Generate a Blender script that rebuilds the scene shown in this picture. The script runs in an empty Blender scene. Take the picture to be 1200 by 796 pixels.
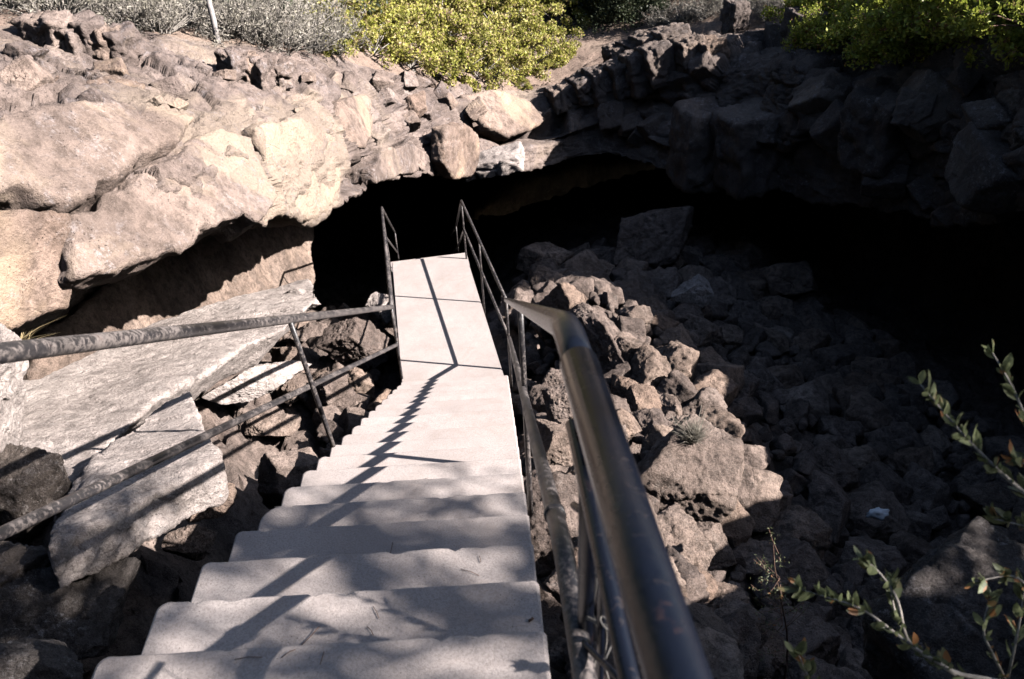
import bpy, bmesh, math, random
import numpy as np
from mathutils import Vector, noise as mnoise
R=math.radians
C=bpy.context.scene.collection
rng=np.random.default_rng(7); random.seed(7)

# ------------------------------------------------------------------ camera frame (world origin = eye)
FPX=1050.0
_dx,_dy=690-600,1900-398
PITCH=math.atan(FPX/math.hypot(_dx,_dy)); ROLL=math.atan2(_dx,_dy)
F=np.array([0,math.cos(PITCH),-math.sin(PITCH)]); r_=np.array([1.,0,0]); u_=np.cross(r_,F)
RX=math.cos(ROLL)*r_-math.sin(ROLL)*u_; UP=math.sin(ROLL)*r_+math.cos(ROLL)*u_
def ray(x,y): return F+RX*(x-600)/FPX-UP*(y-398)/FPX
def at_rho(x,y,rho):
    d=ray(x,y); return d*rho/math.hypot(d[0],d[1])
def at_z(x,y,z):
    d=ray(x,y); return d*z/d[2]
def at_d(x,y,dep): return ray(x,y)*dep
def project(P):
    P=np.asarray(P,float); d=P@F; d=np.where(d<1e-3,1e-3,d)
    return 600+FPX*(P@RX)/d, 398-FPX*(P@UP)/d, P@F
SUN_EL=R(34.5); _a=np.array([.97,-.235]); _a/=np.linalg.norm(_a)
SUN=np.array([_a[0]*math.cos(SUN_EL),_a[1]*math.cos(SUN_EL),math.sin(SUN_EL)])

# ------------------------------------------------------------------ numpy noise
def _h(ix,iy,iz,s):
    with np.errstate(over='ignore'):
        h=(ix.astype(np.uint32)*np.uint32(374761393)+iy.astype(np.uint32)*np.uint32(668265263)+iz.astype(np.uint32)*np.uint32(2147483647)+np.uint32(s*974634777&0xffffffff))
        h^=h>>np.uint32(13); h*=np.uint32(1274126177); h^=h>>np.uint32(16); h*=np.uint32(2246822519); h^=h>>np.uint32(13)
    return h.astype(np.float64)/4294967295.0
def vnoise(P,s=0):
    P=np.asarray(P,float); i=np.floor(P).astype(np.int64); f=P-i; w=f*f*f*(f*(f*6-15)+10); o=0
    for a in(0,1):
        for b in(0,1):
            for c in(0,1):
                k=(w[:,0] if a else 1-w[:,0])*(w[:,1] if b else 1-w[:,1])*(w[:,2] if c else 1-w[:,2])
                o=o+k*_h(i[:,0]+a,i[:,1]+b,i[:,2]+c,s)
    return o*2-1
def fbm(P,sc=1.0,oct=4,s=0,g=.5):
    o=0;a=1.0;P=np.asarray(P,float)*sc
    for k in range(oct): o=o+a*vnoise(P+k*17.3,s+k); P=P*2.03; a*=g
    return o
def ridged(P,sc=1.0,oct=4,s=0,g=.5):
    o=0;a=1.0;P=np.asarray(P,float)*sc
    for k in range(oct): o=o+a*(1-2*np.abs(vnoise(P+k*11.7,s+k))); P=P*2.1; a*=g
    return o
def voro(P,s=0,jit=.9):
    P=np.asarray(P,float); i=np.floor(P).astype(np.int64); n=len(P)
    f1=np.full(n,9.);f2=np.full(n,9.);cid=np.zeros(n);cc=np.zeros((n,3))
    for a in(-1,0,1):
        for b in(-1,0,1):
            for c in(-1,0,1):
                q=i+[a,b,c]
                ctr=np.stack([q[:,k]+.5+jit*(_h(q[:,0],q[:,1],q[:,2],s*7+k+1)-.5) for k in range(3)],1)
                d=np.linalg.norm(P-ctr,axis=1); m=d<f1
                f2=np.where(m,f1,np.minimum(f2,d)); cc[m]=ctr[m]; cid=np.where(m,_h(q[:,0],q[:,1],q[:,2],s*7+5),cid); f1=np.where(m,d,f1)
    return f1,f2,cid,cc
def blocks(P,scale,s=0,jump=1.,tilt=1.,crack=.5,cw=.07):
    """faceted block relief: each cell juts by its own amount and is tilted, with a crack between cells"""
    Q=P/np.asarray(scale,float)
    f1,f2,cid,cc=voro(Q,s)
    v=np.stack([np.modf(cid*k)[0]-.5 for k in(91.7,57.3,33.1)],1)
    d=(cid-.5)*jump+((Q-cc)*v).sum(1)*tilt
    e=np.clip((f2-f1)/cw,0,1); return d-(1-e)*(1-e)*crack
def smooth(a,b,x):
    t=np.clip((x-a)/(b-a),0,1); return t*t*(3-2*t)

# ------------------------------------------------------------------ object helpers
def mesh_np(name,V,faces,mat=None,parent=None,smoothf=True,link=True):
    """faces: array (n,3) or (n,4)"""
    V=np.asarray(V,np.float32); Fc=np.asarray(faces,np.int32); k=Fc.shape[1]
    me=bpy.data.meshes.new(name); me.vertices.add(len(V)); me.vertices.foreach_set('co',V.ravel())
    me.loops.add(Fc.size); me.loops.foreach_set('vertex_index',Fc.ravel())
    me.polygons.add(len(Fc)); me.polygons.foreach_set('loop_start',np.arange(0,Fc.size,k,dtype=np.int32))

    if smoothf: me.polygons.foreach_set('use_smooth',np.ones(len(Fc),bool))
    me.update(calc_edges=True); me.validate()
    if mat: me.materials.append(mat)
    if not link: return me
    o=bpy.data.objects.new(name,me); C.objects.link(o)
    if parent: o.parent=parent
    return o
def link_mesh(name,me,parent=None,loc=None):
    o=bpy.data.objects.new(name,me); C.objects.link(o)
    if parent: o.parent=parent
    if loc is not None: o.location=loc
    return o
def tag(o,label=None,cat=None,group=None,kind=None):
    if label:o['label']=label
    if cat:o['category']=cat
    if group:o['group']=group
    if kind:o['kind']=kind
    return o
def thing(name,label,cat,loc=(0,0,0),group=None):
    o=bpy.data.objects.new(name,None); C.objects.link(o); o.location=loc; o.empty_display_size=.1
    return tag(o,label,cat,group)
def copy_tree(o,loc,rotz=0,scale=1,label=None,group=None):
    c=o.copy(); C.objects.link(c); c.location=loc; c.rotation_euler=(0,0,rotz); c.scale=(scale,)*3 if np.isscalar(scale) else scale
    if label:c['label']=label
    if group:c['group']=group
    for ch in list(o.children):
        d=ch.copy(); C.objects.link(d); d.parent=c
    return c
class MB:
    def __init__(s): s.v=[];s.f=[];s.n=0
    def add(s,V,Fc):
        V=np.asarray(V,float); s.v.append(V); s.f+= [tuple(int(q)+s.n for q in f) for f in Fc]; s.n+=len(V)
    def tube(s,pts,r,seg=12,cap=True):
        pts=np.asarray(pts,float); n=len(pts); rr=np.full(n,r) if np.isscalar(r) else np.asarray(r,float)
        T=np.gradient(pts,axis=0) if n>2 else np.repeat([pts[1]-pts[0]],2,0)
        T/=np.linalg.norm(T,axis=1)[:,None]+1e-12
        a=np.cross(T[0],[0,0,1.]); 
        if np.linalg.norm(a)<.1: a=np.cross(T[0],[0,1.,0])
        a/=np.linalg.norm(a); V=[]
        for k in range(n):
            a=a-T[k]*(a@T[k]); a/=np.linalg.norm(a); b=np.cross(T[k],a)
            for j in range(seg):
                th=2*math.pi*j/seg; V.append(pts[k]+rr[k]*(math.cos(th)*a+math.sin(th)*b))
        Fc=[(k*seg+j,k*seg+(j+1)%seg,(k+1)*seg+(j+1)%seg,(k+1)*seg+j) for k in range(n-1) for j in range(seg)]
        if cap:
            Fc.append(tuple(range(seg-1,-1,-1))); Fc.append(tuple((n-1)*seg+j for j in range(seg)))
        s.add(V,Fc)
    def build(s,name,mat=None,parent=None,smoothf=True,link=True):
        me=bpy.data.meshes.new(name); me.from_pydata([tuple(q) for q in np.concatenate(s.v)],[],s.f); me.update()
        if smoothf: me.polygons.foreach_set('use_smooth',np.ones(len(me.polygons),bool))
        if mat: me.materials.append(mat)
        if not link: return me
        return link_mesh(name,me,parent)
def rounded(pts,rad=.05,n=7):
    """polyline with rounded corners, and subdivided straights"""
    pts=[np.asarray(p,float) for p in pts]; out=[pts[0]]
    for k in range(1,len(pts)-1):
        a,b,c=pts[k-1],pts[k],pts[k+1]; d1=(a-b)/np.linalg.norm(a-b); d2=(c-b)/np.linalg.norm(c-b)
        rr=min(rad,.45*np.linalg.norm(a-b),.45*np.linalg.norm(c-b)); p=b+d1*rr; q=b+d2*rr
        for t in np.linspace(0,1,n): out.append((1-t)**2*p+2*t*(1-t)*b+t*t*q)
    out.append(pts[-1]); res=[out[0]]
    for a,b in zip(out[:-1],out[1:]):
        m=max(1,int(np.linalg.norm(b-a)/.25))
        for t in range(1,m+1): res.append(a+(b-a)*t/m)
    return np.array(res)

# ------------------------------------------------------------------ materials
class NT:
    def __init__(s,name,rough=.9,disp=False):
        s.m=bpy.data.materials.new(name); s.m.use_nodes=True; s.t=s.m.node_tree; s.n=s.t.nodes; s.l=s.t.links
        s.b=s.n['Principled BSDF']; s.b.inputs['Roughness'].default_value=rough
        try: s.b.inputs['Specular IOR Level'].default_value=.25
        except Exception: pass
        s.pos=None
    def P(s,kind='Geometry'):
        if kind=='Geometry':
            n=s.n.new('ShaderNodeNewGeometry'); return n.outputs['Position']
        return s.n.new('ShaderNodeTexCoord').outputs['Object']
    def new(s,t,**k):
        n=s.n.new(t)
        for a,b in k.items(): setattr(n,a,b)
        return n
    def noise(s,vec,scale,detail=6,rough=.6,dist=0):
        n=s.new('ShaderNodeTexNoise'); n.inputs['Scale'].default_value=scale; n.inputs['Detail'].default_value=detail; n.inputs['Roughness'].default_value=rough; n.inputs['Distortion'].default_value=dist
        s.l.new(vec,n.inputs['Vector']); return n.outputs['Fac']
    def vor(s,vec,scale,feat='F1',out='Distance',rnd=1):
        n=s.new('ShaderNodeTexVoronoi',feature=feat); n.inputs['Scale'].default_value=scale; n.inputs['Randomness'].default_value=rnd
        s.l.new(vec,n.inputs['Vector']); return n.outputs[out]
    def ramp(s,x,stops,interp='LINEAR'):
        n=s.new('ShaderNodeValToRGB'); e=n.color_ramp.elements; n.color_ramp.interpolation=interp
        while len(e)<len(stops): e.new(.5)
        for k,(p,c) in enumerate(stops):
            e[k].position=p; e[k].color=(c,c,c,1) if np.isscalar(c) else (*c,1)
        s.l.new(x,n.inputs['Fac']); return n.outputs['Color']
    def mix(s,fac,a,b,mode='MIX'):
        n=s.new('ShaderNodeMix',data_type='RGBA',blend_type=mode)
        for i,v in((0,fac),(6,a),(7,b)):
            if isinstance(v,bpy.types.NodeSocket): s.l.new(v,n.inputs[i])
            elif i==0: n.inputs[0].default_value=v
            else: n.inputs[i].default_value=(*v,1)
        return n.outputs[2]
    def math(s,op,a,b=0.):
        n=s.new('ShaderNodeMath',operation=op)
        for i,v in((0,a),(1,b)):
            if isinstance(v,bpy.types.NodeSocket): s.l.new(v,n.inputs[i])
            else: n.inputs[i].default_value=v
        return n.outputs[0]
    def color(s,c): s.l.new(c,s.b.inputs['Base Color'])
    def bump(s,h,strength=.5,dist=.02,prev=None):
        n=s.new('ShaderNodeBump'); n.inputs['Strength'].default_value=strength; n.inputs['Distance'].default_value=dist
        s.l.new(h,n.inputs['Height'])
        if prev is not None: s.l.new(prev,n.inputs['Normal'])
        s.l.new(n.outputs['Normal'],s.b.inputs['Normal']); return n.outputs['Normal']
def rock_material(name,dark,mid,light,lich=(.42,.40,.38),lichen=.5,patch=None,coarse=1.0,pit=.6,basalt=False,tint=True):
    t=NT(name,.93); p=t.P()
    n1=t.noise(p,1.3*coarse,8,.62,.3); n2=t.noise(p,9*coarse,8,.7); n3=t.noise(p,55*coarse,4,.7)
    c=t.ramp(n1,[(.30,dark),(.5,mid),(.70,light)])
    c=t.mix(t.ramp(n2,[(.38,.75),(.56,0)]),c,tuple(q*.55 for q in dark))
    if patch: c=t.mix(t.ramp(t.noise(p,.55,5,.6,.8),[(.5,0.),(.58,.85)]),c,patch)
    if basalt:   # basalt right wall, shade deepened in its colour; left wall weathered tan
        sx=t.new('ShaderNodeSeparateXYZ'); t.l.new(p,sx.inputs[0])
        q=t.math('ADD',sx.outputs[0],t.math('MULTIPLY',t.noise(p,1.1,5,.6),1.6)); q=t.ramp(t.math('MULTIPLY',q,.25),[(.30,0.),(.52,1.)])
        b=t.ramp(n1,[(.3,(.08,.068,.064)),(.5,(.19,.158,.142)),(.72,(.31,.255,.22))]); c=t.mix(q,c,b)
    l1=t.noise(p,16*coarse,9,.82,0); l2=t.noise(p,2.2*coarse,3,.5)
    lm=t.math('MULTIPLY',t.ramp(l1,[(.53,0.),(.60,1.)]),t.ramp(l2,[(.42,0.),(.6,1.)]))
    c=t.mix(t.math('MULTIPLY',lm,lichen),c,lich)
    sp=t.ramp(t.vor(p,42*coarse),[(.10,1.),(.22,0.)])
    sp=t.math('MULTIPLY',sp,t.ramp(t.noise(p,5*coarse,3),[(.5,0.),(.6,pit)]))
    c=t.mix(sp,c,(.035,.03,.028))
    c=t.mix(t.ramp(n3,[(.36,.5 if not basalt else .28),(.54,0.)]),c,tuple(q*.4 for q in dark))
    c=t.mix(t.ramp(t.noise(p,130*coarse,3,.8),[(.52,0.),(.64,.35 if not basalt else .2)]),c,tuple(min(1,q*1.4) for q in light))
    if tint: oi=t.new('ShaderNodeObjectInfo'); rnd=t.ramp(oi.outputs['Random'],[(0.,(.74,.72,.72)),(.45,(1.,.98,.97)),(.8,(1.15,1.08,1.0)),(1.,(.90,.80,.72))]); c=t.mix(1.,c,rnd,'MULTIPLY')
    if tint: cell=t.ramp(t.vor(p,2.3*coarse,'F1','Color'),[(.1,(.78,.77,.77)),(.9,(1.15,1.12,1.08))]); c=t.mix(.8,c,cell,'MULTIPLY')
    t.color(c)
    cr=t.ramp(t.vor(p,3.2*coarse,'DISTANCE_TO_EDGE'),[(0.,0.),(.03,1.)])
    crm=t.ramp(t.noise(p,1.1*coarse,3),[(.52,1.),(.6,0.)]); cr=t.math('MAXIMUM',cr,crm)
    h=t.math('ADD',t.math('MULTIPLY',n2,.9),t.math('MULTIPLY',n3,.35)); h=t.math('ADD',h,t.math('MULTIPLY',cr,.12)); h=t.math('SUBTRACT',h,t.math('MULTIPLY',sp,.35))
    t.bump(h,1.,.05)
    return t.m
M={}
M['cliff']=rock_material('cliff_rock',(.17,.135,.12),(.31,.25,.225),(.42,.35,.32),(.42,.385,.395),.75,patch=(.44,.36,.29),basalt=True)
M['boulder']=rock_material('rubble_rock',(.10,.08,.07),(.28,.222,.195),(.46,.375,.33),(.34,.31,.29),.40,coarse=1.5,pit=.9)
M['slab']=rock_material('slab_rock',(.36,.305,.28),(.52,.445,.41),(.62,.54,.50),(.42,.39,.38),.5,pit=.4,tint=False)
M['lichen_rock']=rock_material('lichen_rock',(.07,.06,.055),(.15,.135,.13),(.26,.235,.225),(.46,.45,.46),.85,coarse=2.2)
def soil():
    t=NT('soil',1.); p=t.P()
    c=t.ramp(t.noise(p,.9,8,.6,.5),[(.3,(.19,.14,.115)),(.5,(.29,.21,.17)),(.7,(.37,.28,.225))])
    c=t.mix(t.ramp(t.noise(p,24,5,.7),[(.36,.8),(.5,0.)]),c,(.10,.075,.06))
    c=t.mix(t.ramp(t.vor(p,38),[(.12,.8),(.2,0.)]),c,(.42,.37,.32))
    c=t.mix(t.ramp(t.noise(p,70,3,.7),[(.58,0.),(.66,.7)]),c,(.45,.36,.26))
    t.color(c); t.bump(t.math('ADD',t.noise(p,24,5,.7),t.math('MULTIPLY',t.noise(p,90,3,.7),.5)),.8,.03); return t.m
M['soil']=soil()
def concrete():
    t=NT('worn_concrete',.9); p=t.P()
    c=t.ramp(t.noise(p,2.2,8,.65,.3),[(.3,(.38,.328,.31)),(.6,(.47,.413,.395)),(.75,(.52,.463,.44))])
    c=t.mix(t.ramp(t.noise(p,160,3,.8),[(.40,.6),(.54,0.)]),c,(.27,.24,.22))
    c=t.mix(t.ramp(t.noise(p,18,6,.7),[(.32,.35),(.50,0.)]),c,(.34,.29,.27))
    c=t.mix(t.ramp(t.noise(p,3.1,7,.7,1.2),[(.50,0.),(.66,.45)]),c,(.33,.27,.24))
    sp=t.math('MULTIPLY',t.ramp(t.vor(p,75),[(.08,1.),(.15,0.)]),t.ramp(t.noise(p,7,3),[(.5,0.),(.62,.9)]))
    c=t.mix(sp,c,(.12,.10,.09)); t.color(c)
    h=t.math('ADD',t.noise(p,160,3,.8),t.math('MULTIPLY',t.noise(p,22,5,.7),.8)); t.bump(t.math('SUBTRACT',h,sp),.5,.005); return t.m
M['concrete']=concrete()
def steel(name,paint,bare,lo,hi,rough=.42,scale=1.):
    t=NT(name,rough); p=t.P(); t.b.inputs['Specular IOR Level'].default_value=.5
    n=t.noise(p,34*scale,8,.72,.6); n2=t.noise(p,3.5*scale,3,.5)
    f=t.ramp(t.math('ADD',t.math('MULTIPLY',n,.7),t.math('MULTIPLY',n2,.3)),[(lo,0.),(hi,1.)])
    c=t.mix(f,paint,bare); c=t.mix(t.ramp(t.noise(p,11*scale,6,.7),[(.62,0.),(.74,.45)]),c,(.08,.045,.038)); t.color(c)
    t.l.new(t.ramp(f,[(0.,rough-.08),(1.,rough+.22)]),t.b.inputs['Roughness'])
    t.bump(n,.35,.003); return t.m
M['pipe']=steel('worn_painted_pipe',(.028,.026,.028),(.17,.145,.135),.49,.57,.45,1.6)
M['near_pipe']=steel('dark_painted_pipe',(.006,.008,.015),(.045,.036,.034),.58,.68,.32,1.6)
M['near_pipe'].node_tree.nodes['Principled BSDF'].inputs['Specular IOR Level'].default_value=.35
def plain(name,col,rough=.7,var=.3,scale=20,spec=.3,trans=0.):
    t=NT(name,rough); p=t.P(); t.b.inputs['Specular IOR Level'].default_value=spec
    c=t.ramp(t.noise(p,scale,4,.7),[(.3,tuple(q*(1-var) for q in col)),(.7,tuple(min(1,q*(1+var)) for q in col))]); t.color(c)
    t.bump(t.noise(p,scale*3,4,.7),.4,.004)
    return t.m
M['wire']=plain('galvanised_wire',(.20,.185,.17),.4,.3,60,.6)
M['twig']=plain('grey_twig',(.36,.325,.29),.9,.4,50)
M['bark']=plain('reddish_bark',(.16,.10,.075),.9,.4,30)
M['deadwood']=plain('weathered_wood',(.36,.33,.32),.9,.35,25)
M['paper']=plain('white_paper',(.75,.78,.82),.8,.05,30)
M['straw']=plain('dry_straw',(.42,.33,.18),.8,.3,60)
def leaf_mat(name,cols,scale=30,spec=.35,dry=None):
    t=NT(name,.5); p=t.P(); t.b.inputs['Specular IOR Level'].default_value=spec
    v=t.vor(p,scale,'F1','Color'); sx=t.new('ShaderNodeSeparateColor'); t.l.new(v,sx.inputs[0])
    n=len(cols); c=t.ramp(sx.outputs[0],[(k/(n-1)*.9+.05,cols[k]) for k in range(n)])
    c=t.mix(t.ramp(t.noise(p,2.6,4),[(.38,.65),(.55,0.)]),c,tuple(q*.6 for q in cols[0]))
    if dry: c=t.mix(t.ramp(sx.outputs[1],[(.88,0.),(.93,1.)]),c,dry)
    t.color(c)
    tr=t.new('ShaderNodeBsdfTranslucent'); t.l.new(c,tr.inputs['Color']); mx=t.new('ShaderNodeMixShader'); mx.inputs[0].default_value=.35
    t.l.new(t.b.outputs[0],mx.inputs[1]); t.l.new(tr.outputs[0],mx.inputs[2]); t.l.new(mx.outputs[0],t.n['Material Output'].inputs['Surface']); return t.m
M['leaf_yellow']=leaf_mat('yellow_green_leaves',[(.32,.35,.06),(.48,.48,.08),(.60,.54,.15),(.66,.55,.28)],28,dry=(.46,.30,.22))
M['leaf_green']=leaf_mat('bright_green_leaves',[(.22,.27,.04),(.35,.41,.06),(.50,.52,.10)],28,dry=(.22,.13,.08))
M['leaf_dark']=leaf_mat('dark_green_leaves',[(.04,.055,.03),(.07,.09,.045),(.11,.12,.07)],28)
M['sage']=leaf_mat('grey_sage_leaves',[(.28,.26,.21),(.44,.40,.34),(.56,.52,.45)],34,.2)
M['leaf_near']=leaf_mat('shrub_leaves',[(.10,.12,.06),(.17,.20,.10),(.27,.30,.16)],60,.45,dry=(.36,.17,.07))

# ------------------------------------------------------------------ pit geometry
# in-frame columns of the rock wall: px -> five (py, plan distance) knots from the back of the rim down to the lip
COL={
-150:[(18,9.0),(100,6.5),(165,5.6),(285,5.0),(402,4.8)],
0:[(18,9.4),(95,7.1),(150,6.2),(262,5.5),(384,5.2)],
84:[(16,9.8),(80,7.6),(148,6.45),(240,5.75),(340,5.5)],
160:[(30,10.),(82,8.0),(140,6.8),(215,6.1),(306,5.85)],
230:[(42,10.2),(90,8.4),(138,7.3),(200,6.5),(268,6.2)],
300:[(50,10.8),(95,9.2),(138,8.2),(192,7.4),(258,7.1)],
370:[(56,11.8),(100,10.3),(138,9.4),(188,8.5),(248,8.2)],
430:[(74,12.8),(105,11.4),(138,10.6),(182,9.8),(226,9.5)],
480:[(90,13.6),(112,12.6),(140,11.9),(172,11.2),(206,10.9)],
550:[(100,14.9),(117,14.0),(137,13.4),(157,12.9),(184,12.6)],
610:[(103,15.6),(117,14.7),(137,14.2),(160,13.7),(190,13.4)],
645:[(101,16.),(114,15.0),(134,14.6),(158,14.2),(192,14.0)],
720:[(78,16.4),(92,15.3),(112,14.8),(142,14.4),(182,14.0)],
800:[(50,16.4),(64,14.9),(88,14.1),(138,13.4),(212,13.0)],
900:[(34,15.2),(48,14.1),(78,13.2),(138,12.7),(208,12.4)],
1000:[(38,13.8),(66,12.9),(95,12.2),(150,11.7),(240,11.5)],
1100:[(34,12.2),(66,11.5),(95,11.),(160,10.65),(258,10.5)],
1200:[(18,10.8),(48,10.1),(74,9.7),(150,9.4),(250,9.3)],
1300:[(5,9.9),(35,9.3),(62,8.9),(150,8.6),(250,8.5)],
}
LIP=[(-150,402),(-60,392),(0,384),(14,381),(50,369),(80,360),(86,352),(84,330),(90,322),(120,318),(150,309),(180,301),(212,289),(226,280),(230,266),(262,260),(290,250),(304,262),(322,246),(345,250),(352,259),(366,257),(384,244),(400,233),(430,226),(438,213),(462,208),(482,206),(500,202),(520,210),(541,206),(548,192),(556,184),(575,190),(600,198),(640,194),(680,184),(712,180),(760,193),(795,204),(803,221),(826,223),(846,208),(870,204),(900,214),(950,236),(1000,238),(1035,248),(1060,250),(1100,262),(1140,261),(1170,257),(1200,248),(1300,250)]
pxs=np.array(sorted(COL)); K=np.array([COL[p] for p in pxs],float)          # (n,5,2)
PX=np.concatenate([np.arange(-150,1300.1,2.0)]); ncol=len(PX)
def colint(a): return np.interp(PX,pxs,a)
lipx,lipy=np.array(LIP,float).T
NA=[70,44,54,64]                     # rows per section of the face
rows=[]                               # each (ncol,3)
S5=[]; 
K[:,:,1]*=np.interp(pxs,[-150,160,300,370,430,480,550,610],[.885,.88,.85,.85,.90,.93,.97,1.])[:,None]
py=[colint(K[:,k,0]) for k in range(5)]; rh=[colint(K[:,k,1]) for k in range(5)]
# smooth the ranges so control columns do not crease
ker=np.hanning(41); ker/=ker.sum()
def sm(a): return np.convolve(np.pad(a,20,mode='edge'),ker,'valid')
py=[sm(a) for a in py]; rh=[sm(a) for a in rh]
py[4]=np.interp(PX,lipx,lipy)
for k in range(4):
    n=NA[k]
    for j in range(n+(k==3)):
        t=j/n; y=py[k]*(1-t)+py[k+1]*t; q=rh[k]*(1-t)+rh[k+1]*t
        d=F[None]+RX[None]*((PX-600)/FPX)[:,None]-UP[None]*((y-398)/FPX)[:,None]
        rows.append(d*(q/np.hypot(d[:,0],d[:,1]))[:,None])
rows=np.array(rows)                   # (nr,ncol,3)
nrf=len(rows)
# out-of-frame remainder of the rim, closed behind the camera: (x,y,rim z, lip z)
REM=[(5.2,6.2,-2.75,-4.4),(5.3,5.2,-2.8,-4.3),(4.9,4.1,-2.8,-4.1),(3.8,3.0,-2.45,-3.8),(2.6,2.1,-1.85,-3.4),(1.75,1.5,-1.8,-2.9),(1.15,.9,-1.75,-2.6),(.75,.2,-1.72,-2.5),(.4,-.5,-1.7,-2.5),(-.4,-.8,-1.7,-2.5),(-1.2,-.6,-1.7,-2.5),(-1.75,.1,-1.72,-2.4),(-2.2,.9,-1.75,-2.3),(-2.6,1.7,-1.8,-2.3),(-2.9,2.5,-1.85,-2.45)]
REMa=np.array(REM); nrem=150
tt=np.linspace(0,len(REM)-1,nrem)
rem=np.stack([np.interp(tt,np.arange(len(REM)),REMa[:,k]) for k in range(4)],1)
PC=np.array([.8,4.6])                 # pit centre
def outdir(P): 
    d=P[...,:2]-PC; return d/np.linalg.norm(d,axis=-1)[...,None]
fr=np.zeros((nrf,nrem,3)); od=outdir(rem[:,:2])
cum=np.cumsum([0]+NA); 
for i in range(nrf):
    # sections: 0-1 flat top (going back 1.6 m), 2-3 face
    s=np.interp(i,cum,[0,1,2,3,4])
    back=np.interp(s,[0,1,2,3,4],[1.5,.7,.12,0,.0]); z=rem[:,2]*np.interp(s,[0,2,4],[1,1,0])+rem[:,3]*np.interp(s,[0,2,4],[0,0,1])
    fr[i,:,:2]=rem[:,:2]+od*back[...,None] if np.ndim(back) else rem[:,:2]+od*back
    fr[i,:,2]=z
# blend the two seams over 20 columns
G=np.concatenate([rows,fr],1); nc=G.shape[1]
def blend(c0,w):
    idx=[(c0+k)%nc for k in range(-w,w+1)]
    a=G[:,idx[0]].copy(); b=G[:,idx[-1]].copy()
    for k,i in enumerate(idx):
        t=k/(2*w); G[:,i]=a*(1-t)+b*t
blend(ncol,16); blend(0,14)
lip=G[-1]; od=outdir(lip)
pxcol=np.concatenate([PX,np.full(nrem,np.nan)])
# under-lip profile: (back, dz) pairs change along the wall: left = shallow recess and wall, middle = deep cave, right = recess and tall wall
def prof(px):
    if np.isnan(px): return [(.25,-.1),(.3,-.6),(.2,-1.6),(.2,-4.0)]
    L=[(.8,.0),(1.8,-.10),(1.8,-.9),(1.7,-3.0)]; D=[(1.2,-.02),(5.5,-.5),(9.0,-2.0),(9.5,-9.0)]; Rr=[(.9,.15),(2.2,-.3),(2.3,-2.5),(2.2,-5.0)]
    if px<440: a=smooth(320,400,px); return [tuple(np.array(L[k])*(1-a)+np.array(D[k])*a) for k in range(4)]
    a=smooth(860,1000,px); return [tuple(np.array(D[k])*(1-a)+np.array(Rr[k])*a) for k in range(4)]
pr=np.array([prof(p) for p in pxcol])  # (nc,4,2)
for k in range(2):                     # smooth round the loop
    kk=np.hanning(31); kk/=kk.sum()
    for a in range(4):
        for b in range(2): pr[:,a,b]=np.convolve(np.concatenate([pr[-15:,a,b],pr[:,a,b],pr[:15,a,b]]),kk,'valid')
und=[]; prev=np.zeros((nc,2))
for s in range(4):
    n=[16,34,26,16][s]; cur=pr[:,s]
    for j in range(1,n+1):
        t=j/n; v=prev*(1-t)+cur*t; P=lip.copy(); P[:,:2]+=od*v[:,:1]; P[:,2]+=v[:,1]; und.append(P)
    prev=cur
und=np.array(und)
# ground behind the rim
A0=G[0]; od0=outdir(A0); gd=[]
dist=np.concatenate([np.geomspace(.06,6,60),np.geomspace(7,400,26)])
for d in dist[::-1]:
    P=A0.copy(); P[:,:2]+=od0*d; tgt=-1.55
    w=smooth(0,26,d); P[:,2]=A0[:,2]*(1-w)+tgt*w+.035*min(d,14); gd.append(P)
gd=np.array(gd); ng=len(gd)
ALL=np.concatenate([gd,G,und],0); nr=len(ALL)
# normals
def gnorm(A):
    du=np.roll(A,-1,1)-np.roll(A,1,1); dv=np.gradient(A,axis=0); N=np.cross(du,dv); N/=np.linalg.norm(N,axis=2)[...,None]+1e-9; return N
Nn=gnorm(ALL)
for k in range(3):
    Nn=(Nn+np.roll(Nn,1,1)+np.roll(Nn,-1,1)); Nn[1:-1]+=Nn[:-2]+Nn[2:]; Nn/=np.linalg.norm(Nn,axis=2)[...,None]+1e-9
# orient: up on the ground
if np.mean(Nn[ng//2,:,2])<0: Nn=-Nn
P=ALL.reshape(-1,3); ridx=np.repeat(np.arange(nr),nc); pxr=np.tile(pxcol,nr)
s_face=smooth(ng+6,ng+60,ridx)                               # 0 on the flat, 1 on the face
s_und=smooth(ng+nrf-2,ng+nrf+20,ridx)
left=np.where(np.isnan(pxr),.6,1-smooth(520,760,pxr))
big=np.where(np.isnan(pxr),1.,np.interp(np.nan_to_num(pxr),[-150,250,600,1300],[.55,.7,1.,1.]))
d=np.zeros(len(P))
lf=1-.72*smooth(ng+nrf-60,ng+nrf-8,ridx)*(1-smooth(ng+nrf+8,ng+nrf+40,ridx))
lfl=np.where(np.isnan(pxr),1,np.interp(np.nan_to_num(pxr),[-150,350,520,1300],[.42,.55,.9,1.]))
d+= .08*fbm(P,.9,4,3)*(.35+.65*s_face)*lf
d+= blocks(P+.12*np.stack([fbm(P,1.6,3,21),fbm(P,1.6,3,22),fbm(P,1.6,3,23)],1),(1.0,1.0,.62),1,1.,1.2,.22,.13)*.30*big*(.10+.90*s_face)*(1-.35*s_und)*lf*lfl
d+= blocks(P+.05*fbm(P,4,3,31)[:,None],(.42,.42,.36),2,1.,1.3,.35,.12)*.105*lf*(.25+.75*s_face)*smooth(-.55,.5,fbm(P,.7,2,77)+.25*(1-left))
d+= blocks(P,(.16,.16,.13),5,1.,1.2,.3,.15)*.030*smooth(-.1,.6,fbm(P,1.1,2,55))
d+= .022*ridged(P,5.5,4,9)*(.4+.6*s_face)+.006*fbm(P,28,3,12)
near_rim=(ridx>=ng-30)
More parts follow.
